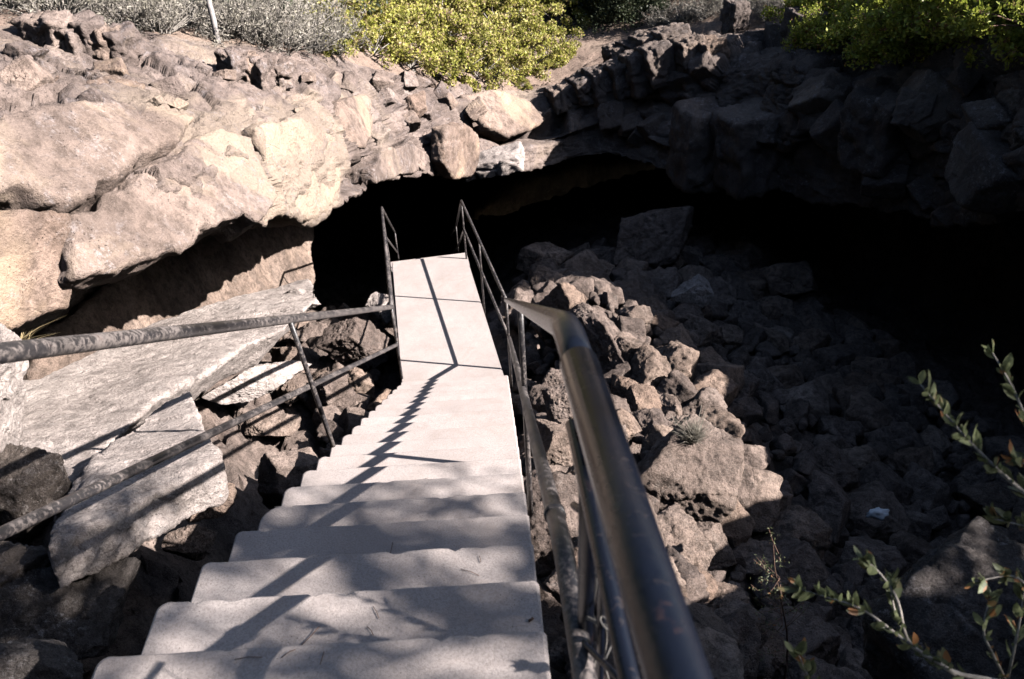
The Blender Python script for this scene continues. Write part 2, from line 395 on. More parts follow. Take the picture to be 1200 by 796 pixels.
# traced features on the left wall : (polyline px,py ; overhang strength m ; reach px)  the rock above the line stands out, below is cut back
face=(ridx>=ng)&(ridx<ng+nrf)&~np.isnan(pxr)
fx,fy,_=project(P)
def overhang(line,amt,up,down):
    L=np.array(line,float); x0,x1=L[0,0],L[-1,0]
    yl=np.interp(fx,L[:,0],L[:,1]); w=smooth(x0-4,x0+16,fx)*(1-smooth(x1-16,x1+4,fx))*face
    dy=fy-yl
    return w*amt*(np.where(dy<0,np.exp(np.minimum(dy,0)/up)*.55,-.45*np.exp(-np.maximum(dy,0)/down)))
def groove(line,amt,width):
    L=np.array(line,float); yl=np.interp(fx,L[:,0],L[:,1]); w=smooth(L[0,0]-3,L[0,0]+8,fx)*(1-smooth(L[-1,0]-8,L[-1,0]+3,fx))*face
    return -amt*w*np.exp(-((fy-yl)/width)**4)
d+=groove([(78,240),(112,233),(120,220),(142,213),(166,188),(206,172),(232,148)],.07,16)
d+=groove([(398,214),(420,205),(448,194),(476,182)],.40,15)
d+=groove([(536,128),(560,146),(590,160),(640,154),(664,146)],.45,12)
d+=groove([(470,222),(500,214),(548,206)],.2,6)
d+=overhang([(640,165),(700,150),(760,160),(800,178)],.5*.35,18,20)
d+=overhang([(700,130),(760,112),(800,100),(850,88)],.5*.35,16,18)
d+=overhang([(940,155),(990,160),(1050,158)],.5*.25,20,10)
d+=overhang([(1000,205),(1060,207),(1130,212),(1200,190)],.5*.22,24,10)
gfar=smooth(ng-62,ng-26,ridx)
d=np.where(ridx<ng, d*gfar+(1-gfar)*.12*fbm(P,.35,3,8), d)
P2=P+Nn.reshape(-1,3)*d[:,None]
ALL2=P2.reshape(nr,nc,3)
def grid_faces(r0,r1):
    i=np.arange(r0,r1-1)[:,None]; j=np.arange(nc)[None]; jn=(j+1)%nc
    return np.stack([i*nc+j,i*nc+jn,(i+1)*nc+jn,(i+1)*nc+j],2).reshape(-1,4)
# sheet split into ground and wall, sharing the same edge
def sub(r0,r1,name,mat):
    V=ALL2[r0:r1].reshape(-1,3); i=np.arange(r1-r0-1)[:,None]; j=np.arange(nc)[None]; jn=(j+1)%nc
    Fc=np.stack([i*nc+j,i*nc+jn,(i+1)*nc+jn,(i+1)*nc+j],2).reshape(-1,4)
    return mesh_np(name,V,Fc,mat)
g=sub(0,ng+12,'ground',M['soil']); tag(g,kind='structure')
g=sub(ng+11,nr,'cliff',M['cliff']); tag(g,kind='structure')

# ------------------------------------------------------------------ pit floor
CP=np.array([(.35,1.3,-2.4),(.4,2,-2.75),(.4,3,-3.35),(.4,4.5,-4.2),(.35,6,-5.0),(.3,7.5,-5.45),(.3,9,-5.75),(-.2,10.3,-6.5),
(.93,8,-5.1),(1.2,6.6,-5.0),(1.3,4.6,-4.75),(.6,4.65,-4.2),(1.0,3,-4.0),(1.9,5.4,-5.2),(2.6,5.3,-5.7),(3.5,5,-6.1),(4.5,6,-6.3),(2,8,-6.0),(3,8,-6.5),(4.2,8.6,-6.9),(1.3,10,-6.25),(2.2,11.7,-7.0),(1.2,12.5,-7.5),
(3.5,10.2,-7.2),(4.5,10.5,-7.4),(5.5,8,-7.1),(2,3,-4.9),(3,3.3,-5.2),(1.2,1.9,-3.6),(2.0,2,-4.0),(4,3.5,-5.2),(.8,.8,-2.9),(0,0,-2.7),(-1,0,-2.6),
(-.8,10.5,-7.1),(-.8,12.5,-8.2),(-1,16,-10),(1,17,-9.0),(3,17,-8.4),(6,13,-8.4),(-3,12,-7.8),(-2.2,10,-6.6),(0,22,-11),(4,22,-10),(-4,18,-10),
(-1.3,1.2,-3.3),(-1.3,2.2,-3.9),(-1.4,3.5,-4.5),(-1.45,4.5,-5.0),(-1.5,5.5,-5.25),(-1.55,6.5,-5.3),(-1.8,7.5,-5.5),(-2.1,8.5,-5.8),
(-2.4,3.4,-3.6),(-2.3,5,-4.3),(-2.6,7.2,-4.95),(-3.4,3.5,-3.3),(-3.4,6,-4.2),(-3.8,8,-5.0),(-.45,3,-3.5),(-.5,5,-4.7),(-.6,7,-5.5),(-.8,8.5,-5.9),(-2.2,1.5,-2.9)],float)
# thin-plate radial interpolation
def tps(X,Y):
    d2=((X[:,None]-Y[None])**2).sum(2); return .5*d2*np.log(d2+1e-9)
Axy=CP[:,:2]; n=len(CP); Km=tps(Axy,Axy)+np.eye(n)*.08; Pm=np.c_[np.ones(n),Axy]
sol=np.linalg.solve(np.block([[Km,Pm],[Pm.T,np.zeros((3,3))]]),np.r_[CP[:,2],0,0,0])
def floor_z(XY):
    XY=np.atleast_2d(np.asarray(XY,float)); o=np.zeros(len(XY))
    for k in range(0,len(XY),20000):
        q=XY[k:k+20000]; o[k:k+20000]=tps(q,Axy)@sol[:n]+np.c_[np.ones(len(q)),q]@sol[n:]
    return o
xs=np.linspace(-5,7,300); ys=np.linspace(-.8,22,480); XX,YY=np.meshgrid(xs,ys); XY=np.stack([XX.ravel(),YY.ravel()],1)
Z=floor_z(XY); P3=np.c_[XY,Z]
Z=Z-.17+blocks(P3,(.45,.45,.5),14,1,1.2,.4,.1)*.14+blocks(P3,(.17,.17,.2),15,1,1.2,.4,.1)*.06+.04*fbm(P3,3,4,3)
i=np.arange(479)[:,None];j=np.arange(299)[None]; Fc=np.stack([i*300+j,i*300+j+1,(i+1)*300+j+1,(i+1)*300+j],2).reshape(-1,4)
tag(mesh_np('pit_floor',np.c_[XY,Z],Fc,M['boulder']),kind='structure')

# ------------------------------------------------------------------ rocks
def ico(sub):
    bm=bmesh.new(); bmesh.ops.create_icosphere(bm,subdivisions=sub,radius=1); V=np.array([v.co for v in bm.verts]); Fc=np.array([[v.index for v in f.verts] for f in bm.faces]); bm.free(); return V/np.linalg.norm(V,axis=1)[:,None],Fc
ICO={k:ico(k) for k in(2,3,4,5,6)}
def rock_np(seed,sub=4,planes=13,flat=(1,1,.75),rough=1.,soft=60):
    rg=np.random.default_rng(seed); D,Fc=ICO[sub]
    nrm=rg.normal(size=(planes,3)); nrm/=np.linalg.norm(nrm,axis=1)[:,None]; 
    # add near-orthogonal set for blockiness
    q,_=np.linalg.qr(rg.normal(size=(3,3))); nrm=np.r_[nrm,q.T,-q.T]; h=np.r_[rg.uniform(.68,1.0,planes),rg.uniform(.55,.85,6)]
    dots=D@nrm.T; inv=np.maximum(dots,1e-3)/h[None]
    r=1/( (inv**soft).sum(1)**(1/soft) )
    V=D*r[:,None]*np.array(flat)
    o=rg.uniform(0,50,3)
    if sub>2:
        V+=D*( .04*fbm(V+o,2.2,3,seed)+.022*rough*ridged(V+o,5,4,seed+3)+.013*rough*fbm(V+o,15,3,seed+5)+.035*blocks(V+o,(.8,.8,.8),seed%9,1,1.3,.5,.12))[:,None]
        if sub>4: V+=D*(-.020*rough*smooth(.12,.55,fbm(V+o,9,3,seed+8))+.009*rough*fbm(V+o,38,2,seed+9))[:,None]
    else: V+=D*(.07*fbm(V+o,2.5,2,seed))[:,None]
    return V,Fc
stairs_xl=lambda y:-.905-.0175*y
stairs_xr=lambda y:.058-.0175*y
variants=[]
for k in range(14):
    rg=np.random.default_rng(k+50); fl=(1,rg.uniform(.6,1.),rg.uniform(.45,.85))
    V,Fc=rock_np(100+k,5,[7,14,10][k%3],fl,[.8,1.5,1.1][k%3]); variants.append(mesh_np('rock',V,Fc,M['boulder'],link=False))
hero=[]
def boulder(pos,r,seed,label,cat='boulder',flat=(1,.85,.7),rot=(0,0,0),mat='boulder',sub=6,rough=1.,planes=11,name='boulder',group=None):
    V,Fc=rock_np(seed,sub,planes,flat,rough); o=mesh_np(name,V*r,Fc,M[mat]); o.location=pos; o.rotation_euler=rot; tag(o,label,cat,group); hero.append((np.array(pos),r)); return o
def bpx(x,y,z,r,seed,label,**k): return boulder(at_z(x,y,z),r,seed,label,**k)
# big single boulders (centre pixel, centre height, radius)
bpx(808,562,-4.35,.46,61,'big pitted brown boulder at the edge of the sunlit rubble beside the grass tuft',rot=(.5,-.2,.2),flat=(1.05,.9,.9),planes=7)
bpx(700,400,-4.95,.52,12,'long ridged sunlit rock leaning just right of the bent handrail',flat=(.55,1.15,.6),rot=(.15,-.35,.35),planes=8)
bpx(660,362,-5.0,.30,13,'pale upright rock beside the handrail above the landing end',flat=(.8,.8,1.),rot=(.1,.2,0))
bpx(752,478,-4.85,.24,14,'squared grey-brown rock in the sunlit rubble near the shadow line',flat=(1.,.8,.8),rot=(.4,.2,1.))
bpx(735,412,-4.95,.22,15,'round-topped brown rock in the sunlit rubble at the shadow line',flat=(1.1,.8,.7),rot=(.2,.4,.2))
bpx(738,610,-4.1,.18,16,'small angular rock wedged below the big pitted boulder',flat=(1,.7,.9))
bpx(764,284,-6.5,.66,17,'largest dim boulder at the back of the cave mouth',flat=(1.2,.8,.75),rot=(.1,-.3,.3),planes=9)
bpx(815,342,-6.05,.27,18,'pale cut boulder standing out in the shaded rubble',flat=(1.15,.8,.7),rot=(0,.15,.4),mat='slab')
bpx(640,306,-6.6,.40,19,'dim block left of the shaded rubble in the cave mouth',flat=(1.,.7,.8))
bpx(690,318,-6.3,.34,20,'dim rounded block in the middle of the cave mouth rubble',flat=(1.1,.8,.75),rot=(.3,0,1))
bpx(646,520,-3.75,.20,21,'speckled rock pressed against the right side of the stairs',flat=(.9,1,.9))
bpx(664,470,-4.15,.19,22,'flat-topped rock under the bent handrail right of the stairs',flat=(1.1,.9,.6))
bpx(725,500,-4.45,.20,23,'wedge rock with a bright top beside the near handrail',flat=(1.1,.8,.8),rot=(.5,.2,.7))
bpx(820,645,-4.6,.30,24,'half-shaded boulder below the big pitted boulder',flat=(1,.9,.8),rot=(.2,.3,.1))
bpx(925,330,-7.0,.42,25,'dark block under the right cave wall',flat=(1.1,.8,.7))
bpx(1150,752,-2.35,.36,26,'dark pitted rock behind the leafy branches at the bottom right',flat=(1.1,1,.7),mat='lichen_rock',rot=(.1,-.35,.5))
# left side
bpx(296,446,-4.55,.30,31,'long tilted sunlit boulder in the gap left of the stairs',flat=(.55,1.55,.5),rot=(-.25,.1,-.75),planes=8,mat='slab')
bpx(322,498,-4.95,.22,32,'low lit rock under the left handrail beside the long tilted boulder',flat=(1.3,.8,.5),rot=(0,.2,.3))
bpx(418,400,-5.0,.30,33,'sunlit blocky boulder between the left handrails near the landing',flat=(1.2,.8,.8),rot=(.3,.5,.4))
bpx(388,452,-5.0,.22,34,'brown rock behind the lower left handrail post',flat=(1,.8,.8),rot=(.3,.1,.9))
bpx(24,575,-2.75,.26,35,'grey lichen-spotted rock at the left edge under the handrail',flat=(.9,.9,1.0),mat='lichen_rock',rot=(.2,.3,.3))
bpx(-22,430,-2.25,.35,36,'pale upright rock cut off by the left edge',flat=(.55,.8,1.4),mat='slab',rot=(0,.1,.2))
bpx(62,722,-3.0,.30,37,'dark dappled lichen rock at the lower left',flat=(1.2,.8,.85),mat='lichen_rock',rot=(.4,.3,.9))
bpx(2,690,-2.85,.26,38,'mottled rock against the left border above the corner rock',flat=(1,.8,.9),mat='lichen_rock',rot=(.1,.2,.9))
bpx(8,800,-2.55,.17,39,'pale lichen rock in the bottom left corner',flat=(1.3,1,.8),mat='lichen_rock',rot=(.1,.2,.4))
bpx(338,560,-4.12,.27,40,'large smooth shaded boulder in the gap beside the steps',flat=(.9,.7,1.1),rot=(.2,.2,.4),rough=.5)
bpx(245,590,-4.0,.17,41,'shaded rock in the gap just past the edge of the big slab',flat=(1.2,.7,.7),rot=(.4,.2,.6))
bpx(225,635,-3.8,.15,42,'squared shaded rock below the edge of the big slab',flat=(1,.8,.7),rot=(.1,.5,.4))
bpx(445,362,-5.2,.2,43,'small pale block left of the landing post',flat=(1,.8,.8),mat='slab')
bpx(350,352,-4.45,.16,44,'lit stone at the foot of the recessed left wall',flat=(1.2,.8,.7),mat='slab')

# slabs: traced outline on its own tilted plane, real thickness
def slab(name,poly,plane,thick,mat,label,vox=.022,skew=(0,0),amp=.55,group=None,cat='rock slab'):
    a,bx,by=plane
    pts=[]
    for x,y in poly:
        d=ray(x,y); k=a/(d[2]-bx*d[0]-by*d[1]); pts.append(d*k)
    pts=np.array(pts); nrm=np.array([-bx,-by,1.]); nrm/=np.linalg.norm(nrm)
    bot=pts-nrm*thick+np.array([skew[0],skew[1],0]); n=len(pts)
    me=bpy.data.meshes.new('tmp'); me.from_pydata([tuple(p) for p in np.r_[pts,bot]],[],[tuple(range(n)),tuple(range(2*n-1,n-1,-1))]+[(k,n+k,n+(k+1)%n,(k+1)%n) for k in range(n)])
    bm=bmesh.new(); bm.from_mesh(me); bmesh.ops.recalc_face_normals(bm,faces=bm.faces); bm.to_mesh(me); bm.free()
    o=bpy.data.objects.new('tmp',me); C.objects.link(o); md=o.modifiers.new('r','REMESH'); md.mode='VOXEL'; md.voxel_size=vox
    dg=bpy.context.evaluated_depsgraph_get(); ev=o.evaluated_get(dg); em=ev.to_mesh()
    nv=len(em.vertices); V=np.empty(nv*3,np.float32); em.vertices.foreach_get('co',V); V=V.reshape(-1,3).astype(float)
    N=np.empty(nv*3,np.float32); em.vertices.foreach_get('normal',N); N=N.reshape(-1,3)
    npoly=len(em.polygons); Fi=np.empty(npoly*4,np.int32); em.polygons.foreach_get('vertices',Fi); Fi=Fi.reshape(-1,4).copy()
    ev.to_mesh_clear(); bpy.data.objects.remove(o)
    sgn=np.abs(N@nrm)
    dd=amp*(.045*fbm(V,1.8,3,4)+.02*ridged(V,5,4,5)*(1.3-sgn)+.008*fbm(V,18,4,6)+blocks(V,(.5,.5,.5),19,1,1.,.4,.05)*.03)
    V=V+N*dd[:,None]
    c=V.mean(0); ob=mesh_np(name,V-c,Fi,M[mat]); ob.location=c; tag(ob,label,cat,group); return ob
slab('lava_slab',[(-70,455),(18,436),(42,424),(98,400),(170,380),(255,356),(362,326),(374,348),(335,384),(290,404),(240,438),(184,468),(150,500),(90,560),(15,575),(-70,610)],(-3.66+.38*0-.0,-.15,-.0) if False else (-1.83,.04,-.34),.28,'slab','wide flat sunlit ledge of pale rock under the left overhang',vox=.022,skew=(-.30,0))
slab('lava_slab',[(60,640),(66,604),(84,566),(140,512),(180,478),(222,456),(229,480),(254,541),(205,566),(140,598)],(-1.72,-.02,-.36),.20,'slab','big tilted pale slab lit by the sun left of the stairs',vox=.014,skew=(.0,.0))
slab('lava_slab',[(0,520),(60,515),(84,560),(64,600),(20,575),(0,560)],(-2.02,-.15,-.38),.4,'slab','lower pale slab tucked between the big tilted slab and the left edge',vox=.02)

def plane3(a,b,c):
    A_,B_,C_=[at_rho(*q) for q in(a,b,c)]; n_=np.cross(B_-A_,C_-A_); n_/=n_[2]; return (float(n_@A_),float(-n_[0]),float(-n_[1]))
def kz(px,py_):   # plan distance of the wall at a pixel
    i=np.clip(int((px+150)/2),0,ncol-1); ys=np.array([py[k][i] for k in range(5)]); rs=np.array([rh[k][i] for k in range(5)]); return float(np.interp(py_,ys,rs))
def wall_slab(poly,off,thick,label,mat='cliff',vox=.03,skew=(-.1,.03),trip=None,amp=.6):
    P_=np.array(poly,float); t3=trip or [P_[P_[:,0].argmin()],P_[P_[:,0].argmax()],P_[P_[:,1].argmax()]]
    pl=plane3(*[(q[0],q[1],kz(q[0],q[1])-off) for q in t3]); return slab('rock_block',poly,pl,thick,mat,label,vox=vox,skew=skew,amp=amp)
wall_slab([(-70,165),(10,132),(60,124),(110,118),(160,116),(228,136),(205,163),(165,178),(140,203),(118,211),(112,226),(80,233),(52,230),(24,212),(-70,240)],.30,.5,'broad purple-grey slab above the long dark crack in the left wall',trip=[(-60,200),(228,136),(85,232)])
wall_slab([(86,252),(114,246),(124,231),(148,224),(172,200),(204,186),(236,158),(262,150),(296,160),(310,196),(326,228),(316,246),(304,260),(290,249),(262,259),(231,265),(226,280),(212,288),(180,300),(150,308),(120,317),(90,322),(84,300)],.20,.35,'large cream slab forming the lower edge of the left overhang',vox=.022,trip=[(90,290),(300,190),(215,285)],skew=(-.05,.03))
wall_slab([(-70,262),(20,252),(66,246),(80,256),(80,318),(84,340),(80,360),(50,368),(14,380),(-70,396)],.16,.4,'tan slab at the left edge below the broad purple-grey slab',vox=.022,trip=[(-60,330),(75,270),(20,375)],skew=(-.05,.03))
wall_slab([(176,166),(196,132),(214,118),(230,120),(232,137),(204,160)],.22,.2,'small tilted cream wedge beside the dark crack in the left wall',mat='slab',vox=.015)
wall_slab([(104,92),(128,84),(172,96),(168,112),(134,126),(108,128)],.12,.3,'low block with a dark left edge above the broad purple-grey slab',vox=.02)
wall_slab([(300,150),(350,140),(392,160),(400,182),(398,222),(384,243),(364,256),(350,254),(330,225),(312,190)],.14,.4,'smooth pale face near the right end of the left wall',vox=.025,trip=[(305,170),(395,200),(366,250)])
wall_slab([(398,118),(432,112),(440,140),(430,172),(402,178),(390,150)],.12,.3,'squared block above the triangular hollow in the left wall',vox=.022)
wall_slab([(452,175),(480,168),(500,178),(498,200),(470,206),(440,214),(438,200)],.15,.3,'cream chunk at the lip left of the far rim',mat='cliff',vox=.022)
wall_slab([(505,150),(530,146),(545,158),(546,190),(540,204),(516,206),(504,190)],.06,.3,'upright cream chunk at the lip under the yellow-green bushes',mat='cliff',vox=.022)
wall_slab([(540,112),(580,106),(622,118),(640,140),(620,150),(596,158),(570,148),(556,130)],.10,.18,'flat overhanging ledge stone below the bare soil of the far rim',vox=.025)
slab('rock_block',[(40,470),(52,400),(110,352),(176,300),(230,262),(300,250),(372,244),(366,300),(371,330),(364,346),(335,376),(262,412),(190,436),(100,460)],(-12.7,-2.5,.107),.4,'boulder','long grey wall of rock leaning back in the undercut below the left overhang',vox=.022,amp=.7)
wallv=[]
for k in range(8):
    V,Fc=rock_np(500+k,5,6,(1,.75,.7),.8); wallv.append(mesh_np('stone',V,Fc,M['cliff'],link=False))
_TV=ALL2[ng-86:ng+250].reshape(-1,3); _TV=_TV[(_TV@F)>.5]; _tx,_ty,_td=project(_TV)
def hit(px,py_):
    dd=np.hypot(_tx-px,_ty-py_); k=np.argmin(dd); m=dd<dd[k]+2.0; i=np.where(m)[0]; return _TV[i[np.argmin(_td[i])]]
rq=np.random.default_rng(21)
def scatter(n,box,rmin,rmax,label,group,zs=1.):
    for k in range(n):
        x=rq.uniform(box[0],box[1]); a=(x-box[0])/(box[1]-box[0]); y0=box[2]+(box[4]-box[2])*a; y1=box[3]+(box[5]-box[3])*a; y=rq.uniform(y0,y1)
        h_=hit(x,y); r=rmin+(rmax-rmin)*rq.random()**1.8; o=link_mesh('stone',wallv[k%8]); o.location=tuple(h_-np.array([0,0,.15*r])); o.scale=(r*1.2,r,r*zs); o.rotation_euler=(rq.uniform(-.4,.4),rq.uniform(-.4,.4),rq.uniform(0,6.28)); tag(o,label,'stone',group)
scatter(24,(372,560,62,205,108,190),.08,.24,'broken angular stone bedded in the sunlit wall left of the far rim','broken stones in the left wall')
scatter(20,(20,360,60,125,80,140),.05,.18,'loose stone on the sunlit top of the left wall','loose stones on the left rim')
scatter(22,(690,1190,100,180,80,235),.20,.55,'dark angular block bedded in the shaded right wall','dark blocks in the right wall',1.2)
# scattered rubble
cand=[]
rg=np.random.default_rng(3)
def region(n,xr,yr,rmin,rmax,tagn,pw=2.2):
    k=0
    while k<n:
        x=rg.uniform(*xr); y=rg.uniform(*yr); k+=1
        if stairs_xl(min(y,12))-.03-(.0 if y<9 else .1) < x < stairs_xr(min(y,12))+.03 : continue
        if y>6.6 and y<9.2 and -1.45<x<.02: continue
        if y>9 and abs(x-(-.45-.12*(y-9)-.45))<.6 and y<14: continue
        r=rmin+(rmax-rmin)*rg.random()**pw
        z=floor_z([(x,y)])[0]
        if y<2.2 and r>.16: r=.16
        if x<0 and y<9 and x+r*.7>stairs_xl(y): continue
        if x>-.2 and y<9 and x-r*.7<stairs_xr(y): continue
        cand.append((x,y,z,r,tagn))
region(760,(.08,1.9),(1.3,9.8),.05,.21,'sun')
region(720,(1.5,5.2),(2.0,11),.07,.27,'shade')
region(340,(.3,4.5),(9.5,14),.10,.34,'shade')
region(260,(-2.1,-.98),(1.2,6.8),.07,.20,'gap')
region(330,(-2.5,-1.1),(6.0,10),.06,.24,'far')
region(600,(.1,5),(1.5,12),.04,.09,'sun')
region(260,(-2.1,-1),(1.2,9),.04,.08,'gap')
sel=[]
for c in cand:
    x,y,z,r,tg=c
    if any(math.hypot(x-h[0][0],y-h[0][1])<h[1]*.92 and z+r>h[0][2]-.2*h[1] for h in hero): continue
    if -2.3<x<-1.75 and 2.6<y<6.6: continue
    if tg!='gap' and x<-2.2 and y<8: continue
    px,py_,dep=project(np.array([x,y,z]))
    vis=(-60<px<1260 and -60<py_<860 and dep>.3); sel.append((r/max(dep,.3)*(1 if vis else .01),c))
# relax big ones: drop those heavily overlapping a larger one
sel.sort(key=lambda q:-q[0]); kept=[]
for s_,c in sel:
    ok=True
    for _,k in kept:
        if math.hypot(c[0]-k[0],c[1]-k[1])<.62*(c[3]+k[3])-.02: ok=False;break
    if ok: kept.append((s_,c))
LB={'sun':('rough brown lava rock in the sunlit rubble right of the stairs','rubble rocks right of the stairs'),
'shade':('dark lava rock in the shaded rubble on the pit floor','shaded rubble rocks on the pit floor'),
'gap':('lava rock in the dark gap left of the concrete stairs','rocks in the gap left of the stairs'),
'far':('lava rock in the broken heap left of the landing','rocks left of the landing')}
NIND=270
for k,(s_,c) in enumerate(kept[:NIND]):
    x,y,z,r,tg=c; 
    if tg=='sun' and x>1.9: tg='shade'
    o=link_mesh('rock',variants[k%14]); o.location=(x,y,z+r*.30); o.rotation_euler=(rg.uniform(-.5,.5),rg.uniform(-.5,.5),rg.uniform(0,6.28)); o.scale=(r*1.25,)*3
    tag(o,LB[tg][0],'rock',LB[tg][1])
VV=[];FF=[];nn=0; low=[rock_np(300+k,3,10,(1,.85,.7)) for k in range(12)]; mid=[rock_np(330+k,4,10,(1,.85,.7)) for k in range(8)]
for k,(s_,c) in enumerate(kept[NIND:2600]):
    x,y,z,r,tg=c; V,Fc=mid[k%8] if k<380 else low[k%12]; a=rg.uniform(0,6.28,3); q,_=np.linalg.qr(rg.normal(size=(3,3)))
    VV.append((V*r*1.2)@q.T+[x,y,z+r*.25]); FF.append(Fc+nn); nn+=len(V)
if VV: tag(mesh_np('rubble',np.concatenate(VV),np.concatenate(FF),M['boulder']),'small loose lava stones filling the gaps of the rubble','rubble',kind='stuff')

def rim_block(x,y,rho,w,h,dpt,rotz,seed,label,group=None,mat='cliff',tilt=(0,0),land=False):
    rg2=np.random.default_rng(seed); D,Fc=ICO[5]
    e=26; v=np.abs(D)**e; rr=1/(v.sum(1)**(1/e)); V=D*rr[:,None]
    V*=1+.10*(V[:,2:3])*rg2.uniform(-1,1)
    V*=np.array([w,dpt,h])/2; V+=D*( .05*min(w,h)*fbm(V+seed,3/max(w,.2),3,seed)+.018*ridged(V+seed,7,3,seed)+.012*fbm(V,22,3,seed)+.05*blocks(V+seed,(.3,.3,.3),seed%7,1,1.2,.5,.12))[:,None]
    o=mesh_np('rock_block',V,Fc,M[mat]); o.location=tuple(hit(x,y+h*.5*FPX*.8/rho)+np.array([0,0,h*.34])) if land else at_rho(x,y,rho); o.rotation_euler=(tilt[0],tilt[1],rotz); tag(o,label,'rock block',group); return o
lab='squared basalt block in the slanting row along the right rim'
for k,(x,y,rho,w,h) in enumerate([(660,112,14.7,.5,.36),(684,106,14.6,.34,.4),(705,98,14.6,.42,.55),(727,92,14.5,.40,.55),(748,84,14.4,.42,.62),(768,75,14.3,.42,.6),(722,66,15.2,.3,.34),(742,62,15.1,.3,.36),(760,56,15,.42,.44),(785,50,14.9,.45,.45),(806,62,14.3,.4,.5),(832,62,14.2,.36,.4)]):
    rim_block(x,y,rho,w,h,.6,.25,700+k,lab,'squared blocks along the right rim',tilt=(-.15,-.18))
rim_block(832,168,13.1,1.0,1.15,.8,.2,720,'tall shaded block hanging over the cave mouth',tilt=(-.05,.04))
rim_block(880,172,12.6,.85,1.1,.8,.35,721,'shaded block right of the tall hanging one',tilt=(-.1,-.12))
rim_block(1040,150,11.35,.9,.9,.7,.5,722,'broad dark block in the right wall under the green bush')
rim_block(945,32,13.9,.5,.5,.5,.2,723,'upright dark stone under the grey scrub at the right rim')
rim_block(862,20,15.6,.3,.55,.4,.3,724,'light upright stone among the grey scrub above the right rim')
labl='pale squared stone in the short row on the left rim'
for k,(x,y,rho,w,h) in enumerate([(58,36,10.3,.36,.2),(88,46,10,.24,.2),(108,44,9.9,.20,.28),(126,50,9.9,.20,.26),(142,54,9.9,.18,.24)]):
    rim_block(x,y,rho,w,h,.26,-.4,740+k,labl,'pale stones in a row on the left rim',tilt=(0,.05),land=True)
for k,(x,y,rho,w,h) in enumerate([(280,80,9.9,.15,.24),(296,82,10.1,.13,.26),(312,84,10.3,.16,.28),(330,88,10.5,.15,.24)]):
    rim_block(x,y,rho,w,h,.2,-.5,760+k,'narrow column stone in the broken row at the left rim','column stones at the left rim',tilt=(0,.12),land=True)
rim_block(578,190,12.2,.85,.22,.4,-.1,780,'lit flat stone jutting from the wall below the far rim',mat='slab',tilt=(.1,-.2))

# ------------------------------------------------------------------ stairs
T=.288; RISE=.18; Y0=1.22; Z0=-1.61
stair=thing('concrete_staircase','worn pale concrete staircase descending from the rim into the cave mouth','staircase',(-.4,0,-1.61))
def part(o,par): o.parent=par; o.matrix_parent_inverse=par.matrix_world.inverted(); return o
bpy.context.view_layer.update()
def step_mesh(name,y0,y1,z,h,xl0,xr0,xl1,xr1,seed,chip=1.):
    """concrete step: outline with rounded, chipped nose; y1 is the nose"""
    rg=np.random.default_rng(seed); n=46
    def nose(t): return -.006*chip*abs(float(mnoise.noise(Vector((t*9,seed*3.7,0)))))-.010*chip*max(0,float(mnoise.noise(Vector((t*23,seed*1.9,5))))-.25)*3
    out=[(xl0,y0)]
    cl=rg.uniform(.018,.04); cr=rg.uniform(.006,.016)
    if seed==4: cl=.075
    for t in np.linspace(0,1,6): a=math.pi/2*t; out.append((xl1+cl-cl*math.cos(a), y1-cl+cl*math.sin(a)))
    for t in np.linspace(.04,.97,n):
        out.append((xl1+(xr1-xl1)*t, y1+nose(t)))
    for t in np.linspace(0,1,5): a=math.pi/2*t; out.append((xr1-cr+cr*math.sin(a), y1-cr+cr*math.cos(a)))
    out.append((xr0,y0)); out=np.array(out); m=len(out); c=out.mean(0)
    V=[];lv=[(0,-h),(0,-.012),(.003,-.004),(.009,0)]
    for ins,dz in lv:
        for p in out:
            q=p.copy(); k=1.
            if ins and p[1]>y0+.001:
                q[1]-=ins if p[1]>y1-.06 else 0; q[0]+= ins*np.sign(c[0]-p[0]) if (abs(p[0]-xl1)<.05 or abs(p[0]-xr1)<.05) else 0
            V.append((q[0],q[1],z+dz))
    Fc=[]
    for L in range(3):
        for k in range(m):
            a=L*m+k;b=L*m+(k+1)%m; Fc.append((b,a,a+m,b+m))
    Fc.append(tuple(3*m+k for k in range(m-1,-1,-1))); Fc.append(tuple(range(m)))
    mb=MB(); mb.add(V,Fc); o=mb.build(name,M['concrete'],smoothf=False); part(o,stair); return o
# top platform
step_mesh('landing',-1.6,Y0,Z0,.35,-.90,.075,stairs_xl(Y0),stairs_xr(Y0),90)
for i in range(1,19):
    y1=Y0+T*i; y0=y1-T-.03; z=Z0-RISE*i
    step_mesh('step',y0,y1,z,.34,stairs_xl(y0),stairs_xr(y0),stairs_xl(y1),stairs_xr(y1),i)
# lower landing: three slabs with joints
zl=Z0-RISE*20+.03
zl=-5.03
def lerp(a,b,t): return np.array(a)*(1-t)+np.array(b)*t
nL,nR=np.array([-1.018,6.38]),np.array([-.054,6.38]); fL,fR=np.array([-1.31,8.89]),np.array([-.47,8.98])
cuts=[0,1.]
def quad(a,b,c,d,z,h,name):
    bm=bmesh.new(); vs=[bm.verts.new((p[0],p[1],z+dz)) for dz in(0,-h) for p in(a,b,c,d)]
    bm.faces.new(vs[0:4]); bm.faces.new(vs[7:3:-1])
    for k in range(4): bm.faces.new((vs[k],vs[4+k],vs[4+(k+1)%4],vs[(k+1)%4]))
    bmesh.ops.recalc_face_normals(bm,faces=bm.faces); bmesh.ops.bevel(bm,geom=[e for e in bm.edges],offset=.007,segments=2,affect='EDGES')
    me=bpy.data.meshes.new(name); bm.to_mesh(me); bm.free(); me.materials.append(M['concrete']); return part(link_mesh(name,me),stair)
quad(nL,nR,fR,fL,zl,.25,'landing')
